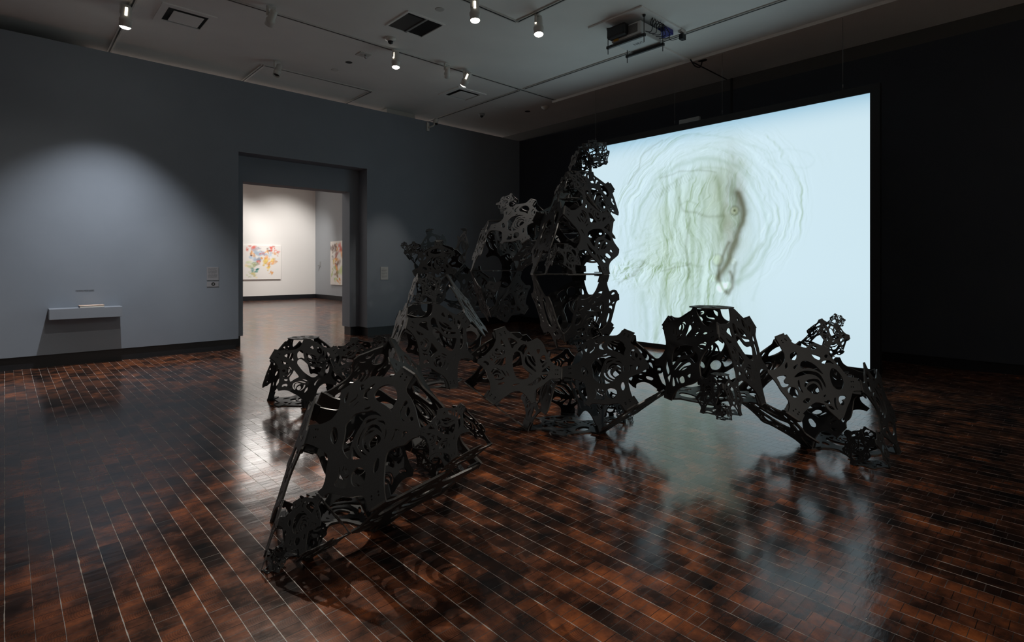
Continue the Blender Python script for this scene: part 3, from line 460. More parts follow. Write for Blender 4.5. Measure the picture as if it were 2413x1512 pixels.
kk = max(range(4), key=lambda k_: pxy(tri(W6, k_).mean(0))[0] - pxy(tri(W6, k_).mean(0))[1])
HD = tri(W6, kk); hc = HD.mean(0); dh = (hc - EYEP) @ FW - .15
HD = HD - hc + (EYEP + (FW + (1402 - CX) / F_PX * RT + (HY - 362) / F_PX * UP) * dh)
top2 = sorted(range(4), key=lambda j: -HD[j][2])
cell(HD, ['B', 'C', 'A', 'B'], small={top2[0]: {}, top2[1]: {}})
# cells of the low end toward the doorway
U5 = np.array([[5.67, 6.84, 1.92], [4.79, 7.91, 1.91], [4.8, 7.02, .85], [5.87, 7.89, 1.03]])
cell(U5, ['B', 'C', 'A', 'C'], small={1: {'small': {1: {}}}})
U7 = reflect(U5, 2); hi = max(range(4), key=lambda i_: sum(U7[j][2] for j in range(4) if j != i_)); cell(U7, ['C', 'B', 'A', 'C'], skip=(hi,))
cell(reflect(U5, 1), ['C', 'A', 'B', 'C'])
N1 = reflect(K['M6'], 2); cell(N1, ['A', 'B', 'C', 'B'])
# middle-sized cell with a tiny one, lying between the rear left cell and the front cell
def on_d(px, py, d): return EYEP + (FW + (px - CX) / F_PX * RT + (HY - py) / F_PX * UP) * d
C1 = np.array([on_d(905, 815, 5.2), on_d(770, 830, 5.1), on_d(838, 935, 4.75), on_d(840, 850, 5.7)])
c_ = C1.mean(0); T_ = np.array([[1, 1, 1], [1, -1, -1], [-1, 1, -1], [-1, -1, 1]], float); T_ /= np.linalg.norm(T_[0] - T_[1])
Uq, _, Vq = np.linalg.svd((C1 - c_).T @ T_); Rq = Uq @ Vq; C1 = c_ + .74 * (Rq @ T_.T).T
C1[:, 2] += max(0, .005 - min((C1[a] + RR * (C1[b] - C1[a]))[2] for a in range(4) for b in range(4) if a != b))
k1 = max(range(4), key=lambda j: C1[j][2])
cell(C1, ['B', 'C', 'B', 'B'], small={k1: {'caps': (k1,)}})
# ---------------------------------------------------------------- projection screen
SX = 8.72
sr = on(2051, 500, 0, SX); sl = on(1372, 500, 0, SX); sy0, sy1 = sr[1], sl[1]
sz0 = on(2051, 869, 0, SX)[2]; sz1 = on(2051, 219, 0, SX)[2]
fw = .115
SCR = empty('projection_screen', (SX, (sy0 + sy1) / 2, 0), 'huge framed projection screen glowing pale blue with a ghostly drawing', 'screen')
bm = bmesh.new()
for a in ((sy0 - fw, sy0, 0, sz1 + fw), (sy1, sy1 + fw * .8, 0, sz1 + fw), (sy0, sy1, sz1, sz1 + fw), (sy0, sy1, 0, sz0)): box(bm, SX - .02, SX + .08, *a)
mobj('screen_frame', bm, MBLK, SCR)
bmesh_leg = bmesh.new()
for yy in (sy0 + .02, (sy0 + sy1) / 2, sy1 - .02): box(bmesh_leg, SX + .08, SX + .6, yy - .03, yy + .03, 0, .05); tube(bmesh_leg, [(SX + .55, yy, .03), (SX + .09, yy, 1.4)], .02)
mobj('support_brace', bmesh_leg, MBLK, SCR)
# drawing on the screen
NXs, NYs = 560, 420
gy = np.linspace(sy1, sy0, NXs); gz = np.linspace(sz0, sz1, NYs)
GY, GZ = np.meshgrid(gy, gz)
def toS(px, py): p = on(px, py, 0, SX); return p[1], p[2]
rng = np.random.RandomState(4)
def fnoise(sc, seed, oct=4, ax=1, ay=1):
    r = np.random.RandomState(seed); out = np.zeros_like(GY); amp = 1
    for o_ in range(oct):
        n = 64; g = r.rand(n, n); X = (GY * ax * sc * 2 ** o_) % (n - 1); Y = (GZ * ay * sc * 2 ** o_) % (n - 1)
        i = X.astype(int); j = Y.astype(int); fx = X - i; fy = Y - j; fx = fx * fx * (3 - 2 * fx); fy = fy * fy * (3 - 2 * fy)
        out += amp * ((g[j, i] * (1 - fx) + g[j, (i + 1) % n] * fx) * (1 - fy) + (g[(j + 1) % n, i] * (1 - fx) + g[(j + 1) % n, (i + 1) % n] * fx) * fy); amp *= .5
    return out / 1.9
wy, wz = fnoise(2.2, 1) - .5, fnoise(2.2, 2) - .5
base = np.array(srgb(209, 233, 243)[:3]); IMG = np.ones(GY.shape + (3,)) * base
top = np.clip((GZ - (sz1 - .42)) / .42, 0, 1) ** 2  # projector falloff at the top edge, put into the picture colours
IMG = IMG * (1 - .42 * top[..., None] * np.array([1.0, .62, .38]))
IMG *= (1 - .05 * np.clip((sz0 + 1.2 - GZ) / 1.2, 0, 1))[..., None]
cenY, cenZ = toS(1700, 520)
IMG *= (1 + .04 * np.exp(-((GY - cenY) ** 2 + (GZ - cenZ) ** 2) / 3))[..., None]
def tint(mask, col, k=1.0):
    global IMG
    m_ = np.clip(mask * k, 0, 1)[..., None]; IMG = IMG * (1 - m_) + IMG * np.array(col) * m_
def stroke(pts, w_, col, k=.6, warp=.45, cl=True):
    k = k * (.85 if w_ > .025 else .5); w_ = w_ * 1.1
    P = curve_path([(*toS(*p), 0) for p in pts], 7) if len(pts) > 2 else [np.array((*toS(*p), 0)) for p in pts]
    A, B = GY + wy * warp * .35, GZ + wz * warp * .35; d = np.full(GY.shape, 9.)
    for p, q_ in zip(P, P[1:]):
        ex, ez = q_[0] - p[0], q_[1] - p[1]; l2 = ex * ex + ez * ez + 1e-9
        t = np.clip(((A - p[0]) * ex + (B - p[1]) * ez) / l2, 0, 1); d = np.minimum(d, np.hypot(A - p[0] - t * ex, B - p[1] - t * ez))
    tint(np.exp(-(d / w_) ** 2), col, k)
def blob(px, py, ry, rz, col, k=.5, warp=.6):
    y_, z_ = toS(px, py); tint(np.exp(-(((GY + wy * warp - y_) / ry) ** 2 + ((GZ + wz * warp - z_) / rz) ** 2) ** 1.3), col, k)
OL = (.62, .66, .52); GN = (.70, .75, .66); BR = (.34, .30, .22); DK = (.42, .42, .32)
blob(1640, 470, .75, .75, (.84, .85, .72), .8); blob(1610, 620, .8, .9, (.86, .87, .74), .8); blob(1640, 760, .8, .7, (.88, .91, .82), .6); blob(1710, 520, .28, .9, (.72, .72, .58), .6)
blob(1700, 440, .35, .5, (.82, .80, .70), .5)
str_n = fnoise(5, 9, 3, 1.6, .12); tint(np.clip((str_n - .48) * 5, 0, 1) * np.exp(-((GY - toS(1620, 600)[0]) / .95) ** 4) * np.clip((toS(1620, 400)[1] - GZ) / .4, 0, 1), (.72, .76, .64), .75)
for pts, w_, c_, k in (
    ([(1745, 455), (1752, 500), (1738, 560), (1712, 625), (1688, 660)], .052, BR, 1.1),
    ([(1730, 440), (1745, 480), (1742, 530)], .09, DK, .5), ([(1722, 570), (1702, 610), (1694, 660), (1715, 688), (1728, 662), (1722, 640)], .030, BR, .85),
    ([(1735, 620), (1728, 650), (1712, 685)], .028, DK, .7), ([(1600, 470), (1606, 500), (1640, 505), (1675, 512), (1702, 508)], .024, DK, .7),
    ([(1600, 485), (1625, 478), (1650, 492)], .02, OL, .7), ([(1596, 420), (1594, 500), (1580, 560)], .05, OL, .6), ([(1625, 520), (1618, 590), (1622, 660)], .022, DK, .7),
    ([(1655, 430), (1660, 500), (1650, 580), (1640, 640)], .04, OL, .5), ([(1690, 420), (1702, 480), (1700, 560)], .05, OL, .6), ([(1570, 600), (1560, 700), (1545, 800)], .035, OL, .5),
    ([(1620, 640), (1610, 740), (1585, 800)], .03, OL, .6), ([(1650, 640), (1640, 720), (1660, 780)], .03, GN, .6), ([(1518, 690), (1525, 800)], .04, GN, .6), ([(1680, 700), (1695, 760), (1690, 800)], .04, GN, .4),
    ([(1490, 560), (1520, 470), (1570, 405), (1640, 375), (1720, 385), (1780, 440), (1806, 520), (1800, 590), (1770, 640), (1735, 665)], .035, GN, .55),
    ([(1510, 560), (1540, 480), (1590, 425), (1650, 395), (1720, 405), (1768, 460), (1788, 530), (1775, 600), (1745, 640)], .022, OL, .5),
    ([(1475, 600), (1500, 500), (1550, 410), (1640, 355), (1740, 365), (1808, 440), (1816, 540), (1790, 640), (1770, 700)], .02, GN, .45),
    ([(1560, 420), (1600, 400), (1650, 398), (1690, 408)], .018, DK, .6), ([(1560, 330), (1522, 360), (1505, 395), (1478, 430)], .016, DK, .7), ([(1560, 330), (1620, 318), (1720, 330), (1800, 360)], .018, GN, .5),
    ([(1500, 380), (1475, 420), (1462, 460)], .02, GN, .5), ([(1800, 365), (1860, 350), (1915, 365), (1905, 390), (1850, 388), (1805, 375)], .018, (.84, .87, .84), .5),
    ([(1465, 640), (1500, 615), (1550, 630), (1600, 622), (1650, 630)], .03, OL, .4), ([(1462, 660), (1490, 650), (1520, 620)], .03, DK, .5), ([(1470, 600), (1500, 585), (1560, 560)], .02, GN, .5), ([(1560, 640), (1610, 630), (1625, 620)], .02, DK, .7),
    ([(1740, 665), (1760, 620), (1790, 580)], .04, OL, .5), ([(1760, 480), (1775, 560), (1745, 640)], .05, (.86, .88, .86), .6)): stroke(pts, w_, c_, k)
bm_ = np.exp(-((GY - toS(1610, 600)[0]) / 1.0) ** 4 - ((GZ - toS(1640, 600)[1]) / 1.45) ** 4)
def fb(A, B, seed, oct=5):
    r = np.random.RandomState(seed); out = np.zeros_like(A); amp = 1
    for o_ in range(oct):
        n = 96; g = r.rand(n, n); X = np.mod(A * 2 ** o_, n - 1); Y = np.mod(B * 2 ** o_, n - 1); i = X.astype(int); j = Y.astype(int); fx = X - i; fy = Y - j; fx = fx * fx * (3 - 2 * fx); fy = fy * fy * (3 - 2 * fy)
        out += amp * ((g[j, i] * (1 - fx) + g[j, (i + 1) % n] * fx) * (1 - fy) + (g[(j + 1) % n, i] * (1 - fx) + g[(j + 1) % n, (i + 1) % n] * fx) * fy); amp *= .52
    return out
def relief(N, mask, k, dark=(.42, .36, .55)):
    global IMG
    gY = -np.gradient(N, axis=1) * 100; gZ = np.gradient(N, axis=0) * 60; E_ = (gY * .8 + gZ * .5) * k * mask
    IMG = IMG * (1 - np.clip(E_, 0, 1)[..., None] * np.array(dark)) * (1 + np.clip(-E_, 0, .5)[..., None] * .22)
wA, wB = (fb(GY * 1.3 + 3, GZ * 1.3 + 5, 51) - 1) * .35, (fb(GY * 1.3 + 9, GZ * 1.3 + 1, 52) - 1) * .35
cY, cZ = toS(1645, 520)
def gm(px, py, ry, rz, p=2): y_, z_ = toS(px, py); return np.exp(-np.abs((GY - y_) / ry) ** p - np.abs((GZ - z_) / rz) ** p)
relief(fb((GY + wA) * 4.2 + 7, (GZ + wB) * .75 + 4, 61), np.clip(gm(1640, 500, .85, .85, 4) + gm(1610, 700, .85, 1.0, 4), 0, 1), .11)
relief(fb((GY + wA) * 3.4 + 2, (GZ + wB) * 3.4 + 4, 62), np.clip(gm(1560, 600, .9, .7, 3) * .9 + gm(1480, 640, .45, .25, 2), 0, 1), .085)
relief(fb((GY + wA) * 8 + 2, (GZ + wB) * 8 + 4, 63), np.clip(gm(1475, 640, .30, .22, 2) * 1.2 + gm(1560, 632, .55, .11, 2), 0, 1), .10)
rad_ = np.hypot(GY + wA * .6 - cY, GZ + wB * .6 - cZ); ang = np.arctan2(GZ - cZ, cY - GY)
ringm = np.exp(-((rad_ - 1.42) / .36) ** 4) * np.clip(np.sin(ang) * 1.5 + .6, 0, 1) + .9 * np.exp(-((rad_ - 1.35) / .30) ** 4) * np.clip(np.cos(ang), 0, 1) * np.clip(1 + np.sin(ang), 0, 1)
relief(fb(rad_ * 9.5 + 5, ang * 1.1 + 9, 64), np.clip(ringm, 0, 1), .045)
relief(fb(rad_ * 5 + 5, ang * 1.6 + 30, 65), gm(1520, 350, .6, .35) + gm(1850, 380, .45, .14), .03)
tint(np.clip(fb((GY + wA) * 2.2 + 20, (GZ + wB) * .6 + 8, 66) - .85, 0, 1) * 2.2 * gm(1620, 620, .85, 1.3, 4), (.84, .84, .66), .7)
tint(gm(1722, 500, .20, .72, 2) * np.clip(fb((GY + wA) * 5, (GZ + wB) * .8, 67) - .5, 0, 1), (.52, .44, .32), 1.3)
for i in range(0):
    a_ = rng.uniform(.05, .95); px_ = 1500 + 200 * rng.rand(); py_ = 560 + 90 * rng.rand()
    stroke([(px_, py_), (px_ + rng.uniform(-18, 18), py_ + rng.uniform(4, 16)), (px_ + rng.uniform(-22, 22), py_ + rng.uniform(10, 30))], .010, OL, .6)
for i in range(18):
    t = i / 17; stroke([(1540 + 90 * t, 452 - 50 * t), (1546 + 88 * t, 466 - 48 * t)], .010, DK, .45)
def dot(px, py, r_, col, k): y_, z_ = toS(px, py); tint(np.exp(-(((GY - y_) ** 2 + (GZ - z_) ** 2) / r_ ** 2) ** 3), col, k)
dot(1731, 496, .085, (.45, .42, .34), .9); dot(1731, 496, .06, (2.0, 2.0, 2.0), .9); dot(1731, 496, .022, (.3, .3, .25), .9)
dot(1692, 613, .11, (.5, .5, .4), .8); dot(1691, 612, .085, (1.9, 1.9, 1.9), .8); dot(1700, 676, .09, (1.7, 1.75, 1.7), .8); dot(1716, 672, .06, (1.7, 1.75, 1.7), .7); dot(1683, 655, .06, (1.4, 1.45, 1.4), .6); dot(1728, 615, .05, (1.4, 1.4, 1.4), .6)
IMG = np.minimum(IMG, np.array([.80, .90, .95]))
def grid_mesh(name, P, img):
    """P: (ny, nx, 3) points, img: colours"""
    ny, nx = P.shape[:2]; me = bpy.data.meshes.new(name); v = P.reshape(-1, 3)
    i = np.arange(ny - 1)[:, None] * nx + np.arange(nx - 1)[None, :]; f = np.stack([i, i + 1, i + nx + 1, i + nx], -1).reshape(-1, 4)
    me.vertices.add(len(v)); me.vertices.foreach_set('co', v.ravel().astype(np.float32)); me.loops.add(f.size); me.loops.foreach_set('vertex_index', f.ravel().astype(np.int32))
    me.polygons.add(len(f)); me.polygons.foreach_set('loop_start', (np.arange(len(f)) * 4).astype(np.int32)); me.update(calc_edges=True)
    at = me.color_attributes.new('picture', 'FLOAT_COLOR', 'POINT'); c = np.ones((len(v), 4), np.float32); c[:, :3] = img.reshape(-1, 3); at.data.foreach_set('color', c.ravel()); me.validate(); return me
def picmat(name, emit=0):
    m = bpy.data.materials.new(name); m.use_nodes = True; nt = m.node_tree; b = nt.nodes['Principled BSDF']; at = nd(nt, 'ShaderNodeVertexColor', layer_name='picture')
    if emit:
        b.inputs['Base Color'].default_value = (.02, .02, .02, 1); b.inputs['Roughness'].default_value = .9; b.inputs['Specular IOR Level'].default_value = 0; nt.links.new(at.outputs[0], b.inputs['Emission Color']); b.inputs['Emission Strength'].default_value = emit
    else: nt.links.new(at.outputs[0], b.inputs['Base Color']); b.inputs['Roughness'].default_value = .7
    return m
me = grid_mesh('projected_picture', np.stack([np.full(GY.shape, SX - .005), GY, GZ], -1), IMG)
mobj('projected_picture', me, picmat('projected_light', SCREEN_GAIN), SCR)
bm = boxm(SX, SX + .02, sy0, sy1, sz0, sz1); mobj('screen_cloth', bm, MBLK, SCR)
# hanging wires
MW = mat('thin_steel_wire', (.25, .26, .27, 1), .4, metal=.6)
for px, lab in ((1404, 'leftmost hanging wire, above the tip of the black tower'), (1590, 'thin hanging wire left of the pale strip on the screen top'), (1702, 'thin hanging wire right of the pale strip on the screen top'), (1986, 'rightmost thin hanging wire near the screen corner')):
    p = on(px, 200, 0, SX + .05); bm = bmesh.new(); tube(bm, [(p[0], p[1], CZ), (p[0], p[1], sz1 + fw)], .0028, 6); lathe(bm, [(.007, 0), (.007, .05)], Matrix.Translation((p[0], p[1], sz1 + fw + .05)), 10)
    lathe(bm, [(.02, 0), (.02, .012)], Matrix.Translation((p[0], p[1], CZ - .012)), 12)
    tag(mobj('hanging_wire', bm, MW), lab, 'wire', 'screen suspension wires')
ps, pe = on(1600, 295, 0, SX - .01), on(1647, 290, 0, SX - .01)
MGRY = mat('pale_grey_plastic', (.30, .31, .31, 1), .6)
tag(mobj('sensor_strip', boxm(SX - .01, SX + .05, pe[1], ps[1], sz1 + fw, sz1 + fw + .075, bev=.005), MGRY), 'short pale grey strip standing on top of the screen frame', 'strip')
# ---------------------------------------------------------------- shelf and book on the left wall
MSHELF = mat('slate_grey_shelf_paint', (.24, .265, .305, 1), .7)
YS = YW
zt = on(289, 719, 1, YS - .02)[2]
x0 = on(113, 724, 1, YS)[0]; x1 = on(281, 718, 1, YS)[0]
pf = on(116, 729, 2, zt)
dpt = .30
fx0, fx1 = on(116, 729, 1, YS - dpt)[0], on(289, 720, 1, YS - dpt)[0]
zf = on(116, 729, 1, YS - dpt)[2]; zb = on(116, 754, 1, YS - dpt)[2]
tag(mobj('wall_shelf', boxm(fx0, fx1, YS - dpt, YS, zb, zf, bev=.002), MSHELF), 'slate grey floating block shelf on the left wall', 'shelf')
MPG = mat('book_page_block', (.75, .72, .66, 1), .8)
bk = empty('exhibition_catalogue', (0, 0, 0), 'softly coloured picture book lying on the grey wall shelf', 'book')
bc = on(206, 719, 2, zf); bk.location = (bc[0], YS - .16, zf)
bw, bd, bh = .30, .22, .032
bx, by = bk.location.x, bk.location.y
mobj('page_block', boxm(bx - bw / 2 + .004, bx + bw / 2 - .004, by - bd / 2 + .004, by + bd / 2, zf + .004, zf + bh - .004), MPG, bk)
n = 60; X_, Y_ = np.meshgrid(np.linspace(0, 1, n), np.linspace(0, 1, n)); r5 = np.random.RandomState(5); im = np.ones((n, n, 3)) * np.array([.78, .55, .42])
for i in range(26):
    a_, b_, s_ = r5.rand(), r5.rand(), r5.uniform(.04, .16); c_ = np.array([(.85, .72, .62), (.45, .25, .15), (.9, .88, .86), (.62, .36, .2), (.25, .18, .16)][r5.randint(5)]); m_ = np.exp(-((X_ - a_) ** 2 / s_ ** 2 + (Y_ - b_) ** 2 / (s_ * .6) ** 2))[..., None]; im = im * (1 - m_) + c_ * m_
me = grid_mesh('cover_picture', np.stack([bx - bw / 2 + X_ * bw, by - bd / 2 + Y_ * bd, np.full(X_.shape, zf + bh + .0006)], -1), im)
cv = mobj('front_cover', boxm(bx - bw / 2, bx + bw / 2, by - bd / 2, by + bd / 2, zf + bh - .004, zf + bh, bev=.001), mat('brown_book_cover', (.35, .2, .13, 1), .4), bk); mobj('cover_picture', me, picmat('printed_cover'), cv)
mobj('back_cover', boxm(bx - bw / 2, bx + bw / 2, by - bd / 2, by + bd / 2, zf, zf + .004, bev=.001), mat('dark_book_cover', (.05, .04, .04, 1), .4), bk)
mobj('spine', boxm(bx - bw / 2 - .002, bx - bw / 2 + .002, by - bd / 2, by + bd / 2, zf, zf + bh), mat('dark_book_spine', (.07, .05, .05, 1), .4), bk)
# vinyl sentence
MINK = mat('black_vinyl_letters', (.02, .022, .026, 1), .6)
tp = on(178, 685, 1, YW); RW = Matrix.Rotation(math.pi / 2, 4, 'X')
tw = on(222, 682, 1, YW)[0] - tp[0]
o = text_mesh('wall_text', 'This exhibition catalogue is available\nin the first floor Museum Gift Shop.', .024, Matrix.Translation((tp[0], YW - .0015, tp[2] + .004)) @ RW, MINK)
wid = max(v.co.x for v in o.data.vertices) - tp[0]; s_ = tw / wid
o.data.transform(Matrix.Translation((tp[0], 0, tp[2])) @ Matrix.Diagonal((s_, 1, s_, 1)) @ Matrix.Translation((-tp[0], 0, -tp[2])))
tag(o, 'two lines of small black lettering on the wall above the shelf', 'lettering')
MTXT = mat('small_grey_print', (.10, .105, .11, 1), .7)
def label(name, pxl, pxr, pyt, pyb, lab, rows, col, play=False, bar=True):
    a, b = on(pxl, pyt, 1, YW), on(pxr, pyb, 1, YW); x0, x1, z1, z0 = a[0], b[0], on(pxl, pyt, 1, YW)[2], on(pxl, pyb, 1, YW)[2]
    r = mobj(name, boxm(x0, x1, YW - .009, YW, z0, z1, bev=.001), col); tag(r, lab, 'sign')
    w_, h = x1 - x0, z1 - z0
    bm = bmesh.new(); rg = random.Random(int(pxl))
    for (f0, f1, n_) in rows:
        for i in range(n_):
            z = z1 - h * (f0 + (f1 - f0) * (i + .5) / n_); x = x0 + w_ * .12; e = x0 + w_ * (.86 if i < n_ - 1 else rg.uniform(.5, .8))
            while x < e:
                l = rg.uniform(.012, .04); box(bm, x, min(x + l, e), YW - .0100, YW - .009, z - h * .006, z + h * .006); x += l + .006
    if len(bm.verts): mobj('printed_lines', bm, MTXT, r)
    else: bm.free()
    if play:
        cx_, cz_ = x0 + w_ * .54, z0 + h * .52; rad = h * .34; bm = bmesh.new(); lathe(bm, [(rad, 0), (rad, .001)], Matrix.Translation((cx_, YW - .0095, cz_)) @ Matrix.Rotation(math.pi / 2, 4, 'X'), 32); ic = mobj('play_symbol', bm, MBLK, r)
        bm = bmesh.new(); vs = [bm.verts.new((cx_ + rad * .55 * math.cos(t), YW - .0112, cz_ + rad * .55 * math.sin(t))) for t in (0, 2.09, 4.19)]; bm.faces.new(vs); mobj('play_triangle', bm, MGRY, ic)
    return r
MLAB = mat('grey_label_card', (.27, .27, .29, 1), .7); MLAB2 = mat('lighter_label_card', (.42, .42, .42, 1), .7)
label('wall_label', 487, 515, 629, 660.5, 'grey text label on the wall just left of the doorway', ((.10, .18, 2), (.24, .48, 5), (.54, .82, 6)), MLAB)
label('audio_label', 487, 515, 663.5, 675.5, 'small card with a round black play symbol, under the text label', (), MLAB, play=True)
label('wall_label', 896.5, 914, 628.5, 659, 'pale text label on the wall right of the doorway', ((.08, .14, 1), (.20, .36, 4), (.42, .60, 4), (.66, .84, 4)), MLAB2)
# ---------------------------------------------------------------- far gallery pictures
def picture(name, P0, ux, w_, h, img, lab, nrm):
    """canvas standing off a wall: P0 lower-left corner, ux unit vector, nrm towards the viewer"""
    r = empty(name, tuple(P0), lab, 'painting'); P0 = np.array(P0); ux = np.array(ux); nrm = np.array(nrm); up = np.array([0, 0, 1.]); bm = bmesh.new()
    c = [P0, P0 + ux * w_, P0 + ux * w_ + up * h, P0 + up * h]; vs = [bm.verts.new(p) for p in c] + [bm.verts.new(p + nrm * .06) for p in c]
    for f in ((0, 1, 2, 3), (7, 6, 5, 4), (0, 4, 5, 1), (1, 5, 6, 2), (2, 6, 7, 3), (3, 7, 4, 0)): bm.faces.new([vs[i] for i in f])
    bmesh.ops.recalc_face_normals(bm, faces=bm.faces); mobj('stretcher', bm, mat('primed_canvas_edge', (.78, .75, .70, 1), .8), r)
    n_, m_ = img.shape[:2]; U_, V_ = np.meshgrid(np.linspace(0, 1, m_), np.linspace(0, 1, n_))
    P = (P0 + nrm * .062) + U_[..., None] * ux * w_ + V_[..., None] * up * h
    mobj('painted_canvas', grid_mesh('painted_canvas', P, img), picmat('paint_on_canvas'), r)
def splat(seed, pts, n=150):
    U_, V_ = np.meshgrid(np.linspace(0, 1, n), np.linspace(0, 1, n)); im = np.ones((n, n, 3)) * np.array([.86, .83, .79]); r = np.random.RandomState(seed)
    wx, wy2 = np.zeros_like(U_), np.zeros_like(U_)
    for i in range(9):
        a, b, p, q_ = r.uniform(-14, 14, 4); wx += np.sin(a * U_ + b * V_ + p) * .007; wy2 += np.sin(p * U_ + q_ * V_ + a) * .007
    for (u_, v_, s_, c_, k) in pts:
        for j in range(7):
            a, b = u_ + r.randn() * s_ * .8, v_ + r.randn() * s_ * .8; t = r.uniform(.25, .8) * s_; e = r.uniform(.4, 1.8); th = r.uniform(0, 3.14); dx, dy = U_ + wx - a, V_ + wy2 - b
            x_, y_ = dx * math.cos(th) + dy * math.sin(th), -dx * math.sin(th) + dy * math.cos(th); m_ = np.clip(1.4 * np.exp(-((x_ / t) ** 2 * e + (y_ / t) ** 2 / e) ** 1.6), 0, 1)[..., None] * k * r.uniform(.5, 1); im = im * (1 - m_) + np.array(c_) * r.uniform(.7, 1.2) * m_
    return np.clip(im, 0, 1)
RD, OR, YL, BL_, GR_, TE, BN = (.75, .12, .08), (.85, .38, .08), (.85, .62, .18), (.45, .6, .75), (.55, .65, .3), (.05, .28, .25), (.20, .10, .08)
im1 = splat(3, [(.22, .95, .05, RD, .7), (.33, .93, .05, RD, .7), (.42, .88, .06, (.35, .32, .38), .6), (.80, .93, .05, RD, .9), (.79, .86, .05, RD, .9), (.87, .80, .04, RD, .7), (.72, .87, .04, BN, .8), (.34, .77, .05, OR, .9), (.30, .74, .03, BN, .9), (.45, .78, .07, BL_, .8), (.52, .74, .04, RD, .9), (.60, .73, .05, (.4, .45, .55), .7), (.68, .77, .04, OR, .8),
   (.88, .74, .05, OR, .7), (.72, .70, .06, BL_, .6), (.36, .62, .06, BL_, .8), (.45, .60, .06, (.35, .4, .5), .6), (.58, .58, .06, OR, .9), (.60, .50, .07, YL, .9), (.42, .50, .04, RD, .7), (.35, .45, .05, (.35, .35, .2), .7), (.70, .42, .06, OR, .9), (.68, .36, .05, YL, .9), (.78, .55, .05, YL, .6), (.83, .52, .04, OR, .8), (.28, .52, .06, GR_, .5), (.18, .42, .05, YL, .4),
   (.36, .28, .05, TE, 1), (.42, .26, .04, TE, 1), (.30, .18, .06, GR_, .6), (.38, .14, .05, YL, .5), (.78, .24, .03, OR, .8), (.80, .20, .03, OR, .7), (.26, .38, .05, GR_, .5)])
a = on(570, 657, 1, FY); b = on(661, 657, 1, FY); t = on(661, 579.5, 1, FY); a0 = b[0] - (t[2] - b[2]) * 1.19
picture('abstract_painting', (a0, FY - .001, b[2]), (1, 0, 0), b[0] - a0, t[2] - b[2], im1, 'square canvas with bright red, orange and teal splashes on the far white wall', (0, -1, 0))
a = on(782, 670, 0, FX); t = on(782, 569, 0, FX); hgt = t[2] - a[2]
im2 = splat(8, [(.2, .9, .06, BN, .9), (.3, .85, .05, OR, .6), (.15, .78, .07, BN, .8), (.28, .75, .06, (.45, .2, .18), .9), (.12, .65, .05, (.3, .3, .3), .8), (.32, .6, .06, OR, .8), (.2, .55, .05, YL, .9), (.35, .52, .06, BN, .8), (.3, .45, .05, (.4, .12, .1), .9), (.38, .35, .07, OR, .8), (.18, .4, .05, GR_, .7), (.15, .27, .05, GR_, .9), (.3, .25, .06, (.3, .2, .1), .9), (.28, .12, .05, GR_, .8), (.4, .1, .05, OR, .9),
   (.5, .8, .08, RD, .7), (.6, .6, .1, OR, .7), (.55, .3, .1, GR_, .7), (.75, .5, .1, BN, .7)])
picture('abstract_painting', (FX - .004, a[1], a[2]), (0, -1, 0), 2.0, hgt, im2, 'tall canvas of curling brown and orange forms, cut by the right door jamb', (-1, 0, 0))
tp = on(755, 627, 0, FX); bt = on(755, 616, 0, FX)
bm = bmesh.new(); box(bm, FX - .02, FX, tp[1] - .04, tp[1] + .04, tp[2], bt[2]); box(bm, FX - .10, FX - .02, tp[1] - .02, tp[1] + .06, tp[2], tp[2] + .05); tag(mobj('wall_bracket', bm, MGRY), 'small grey bracket on the far grey wall beside the corner', 'bracket')
cp = on(575, 430, 1, FY - 3)
bm = bmesh.new(); lathe(bm, [(.10, 0), (.10, .12), (.05, .2)], Matrix.Translation((cp[0], cp[1], cp[2])), 20); tube(bm, [(cp[0], cp[1], cp[2] + .15), (cp[0], cp[1], CZ)], .02)
tag(mobj('security_camera', bm, MBLK), 'tiny black camera hanging inside the far room at the doorway top left corner', 'camera')
# ---------------------------------------------------------------- ceiling fittings
def vent(p_list, lab, kind='closed', name='ceiling_vent'):
    P = [on(x, y, 2, CZ) for x, y in p_list]; x0, x1 = min(p[0] for p in P), max(p[0] for p in P); y0, y1 = min(p[1] for p in P), max(p[1] for p in P)
    r = empty(name, ((x0 + x1) / 2, (y0 + y1) / 2, CZ), lab, 'vent', 'ceiling vents'); bm = bmesh.new(); f = .09 if kind == 'closed' else .03
    for a in ((x0, x1, y0, y0 + f), (x0, x1, y1 - f, y1), (x0, x0 + f, y0 + f, y1 - f), (x1 - f, x1, y0 + f, y1 - f)): box(bm, *a, CZ - .018, CZ)
    mobj('vent_frame', bm, MCEIL, r)
    if kind == 'closed':
        mobj('vent_throat', boxm(x0 + f, x1 - f, y0 + f, y1 - f, CZ - .004, CZ - .001), MSLOT, r)
        mobj('vent_plate', boxm(x0 + f + .07, x1 - f - .05, y0 + f + .05, y1 - f - .07, CZ - .03, CZ - .022, bev=.003), MCEIL, r)
    else:
        mobj('vent_throat', boxm(x0 + f, x1 - f, y0 + f, y1 - f, CZ - .004, CZ - .001), MSLOT, r)
        mobj('damper_plate', boxm(x0 + f, x1 - f - .28, y0 + f + .05, y1 - f, CZ - .010, CZ - .006), mat('dark_grey_sheet', (.06, .06, .06, 1), .6), r)
        mobj('damper_rail', boxm(x1 - f - .30, x1 - f - .27, y0 + f, y1 - f, CZ - .025, CZ - .008), MGRY, r)
    return r
def rectp(a, b, c, d): return [a, b, c, d]
vent(rectp((382, 5), (512, 40), (486, 72), (360, 44)), 'large square ceiling vent with centre plate at the top left')
vent(rectp((962, 24), (1048, 58), (994, 88), (908, 58)), 'open black ceiling vent with a grey damper, above the small dome', 'open')
vent(rectp((1084, 204), (1142, 223), (1098, 239), (1036, 221)), 'diamond shaped ceiling vent below the smallest lit spotlight')
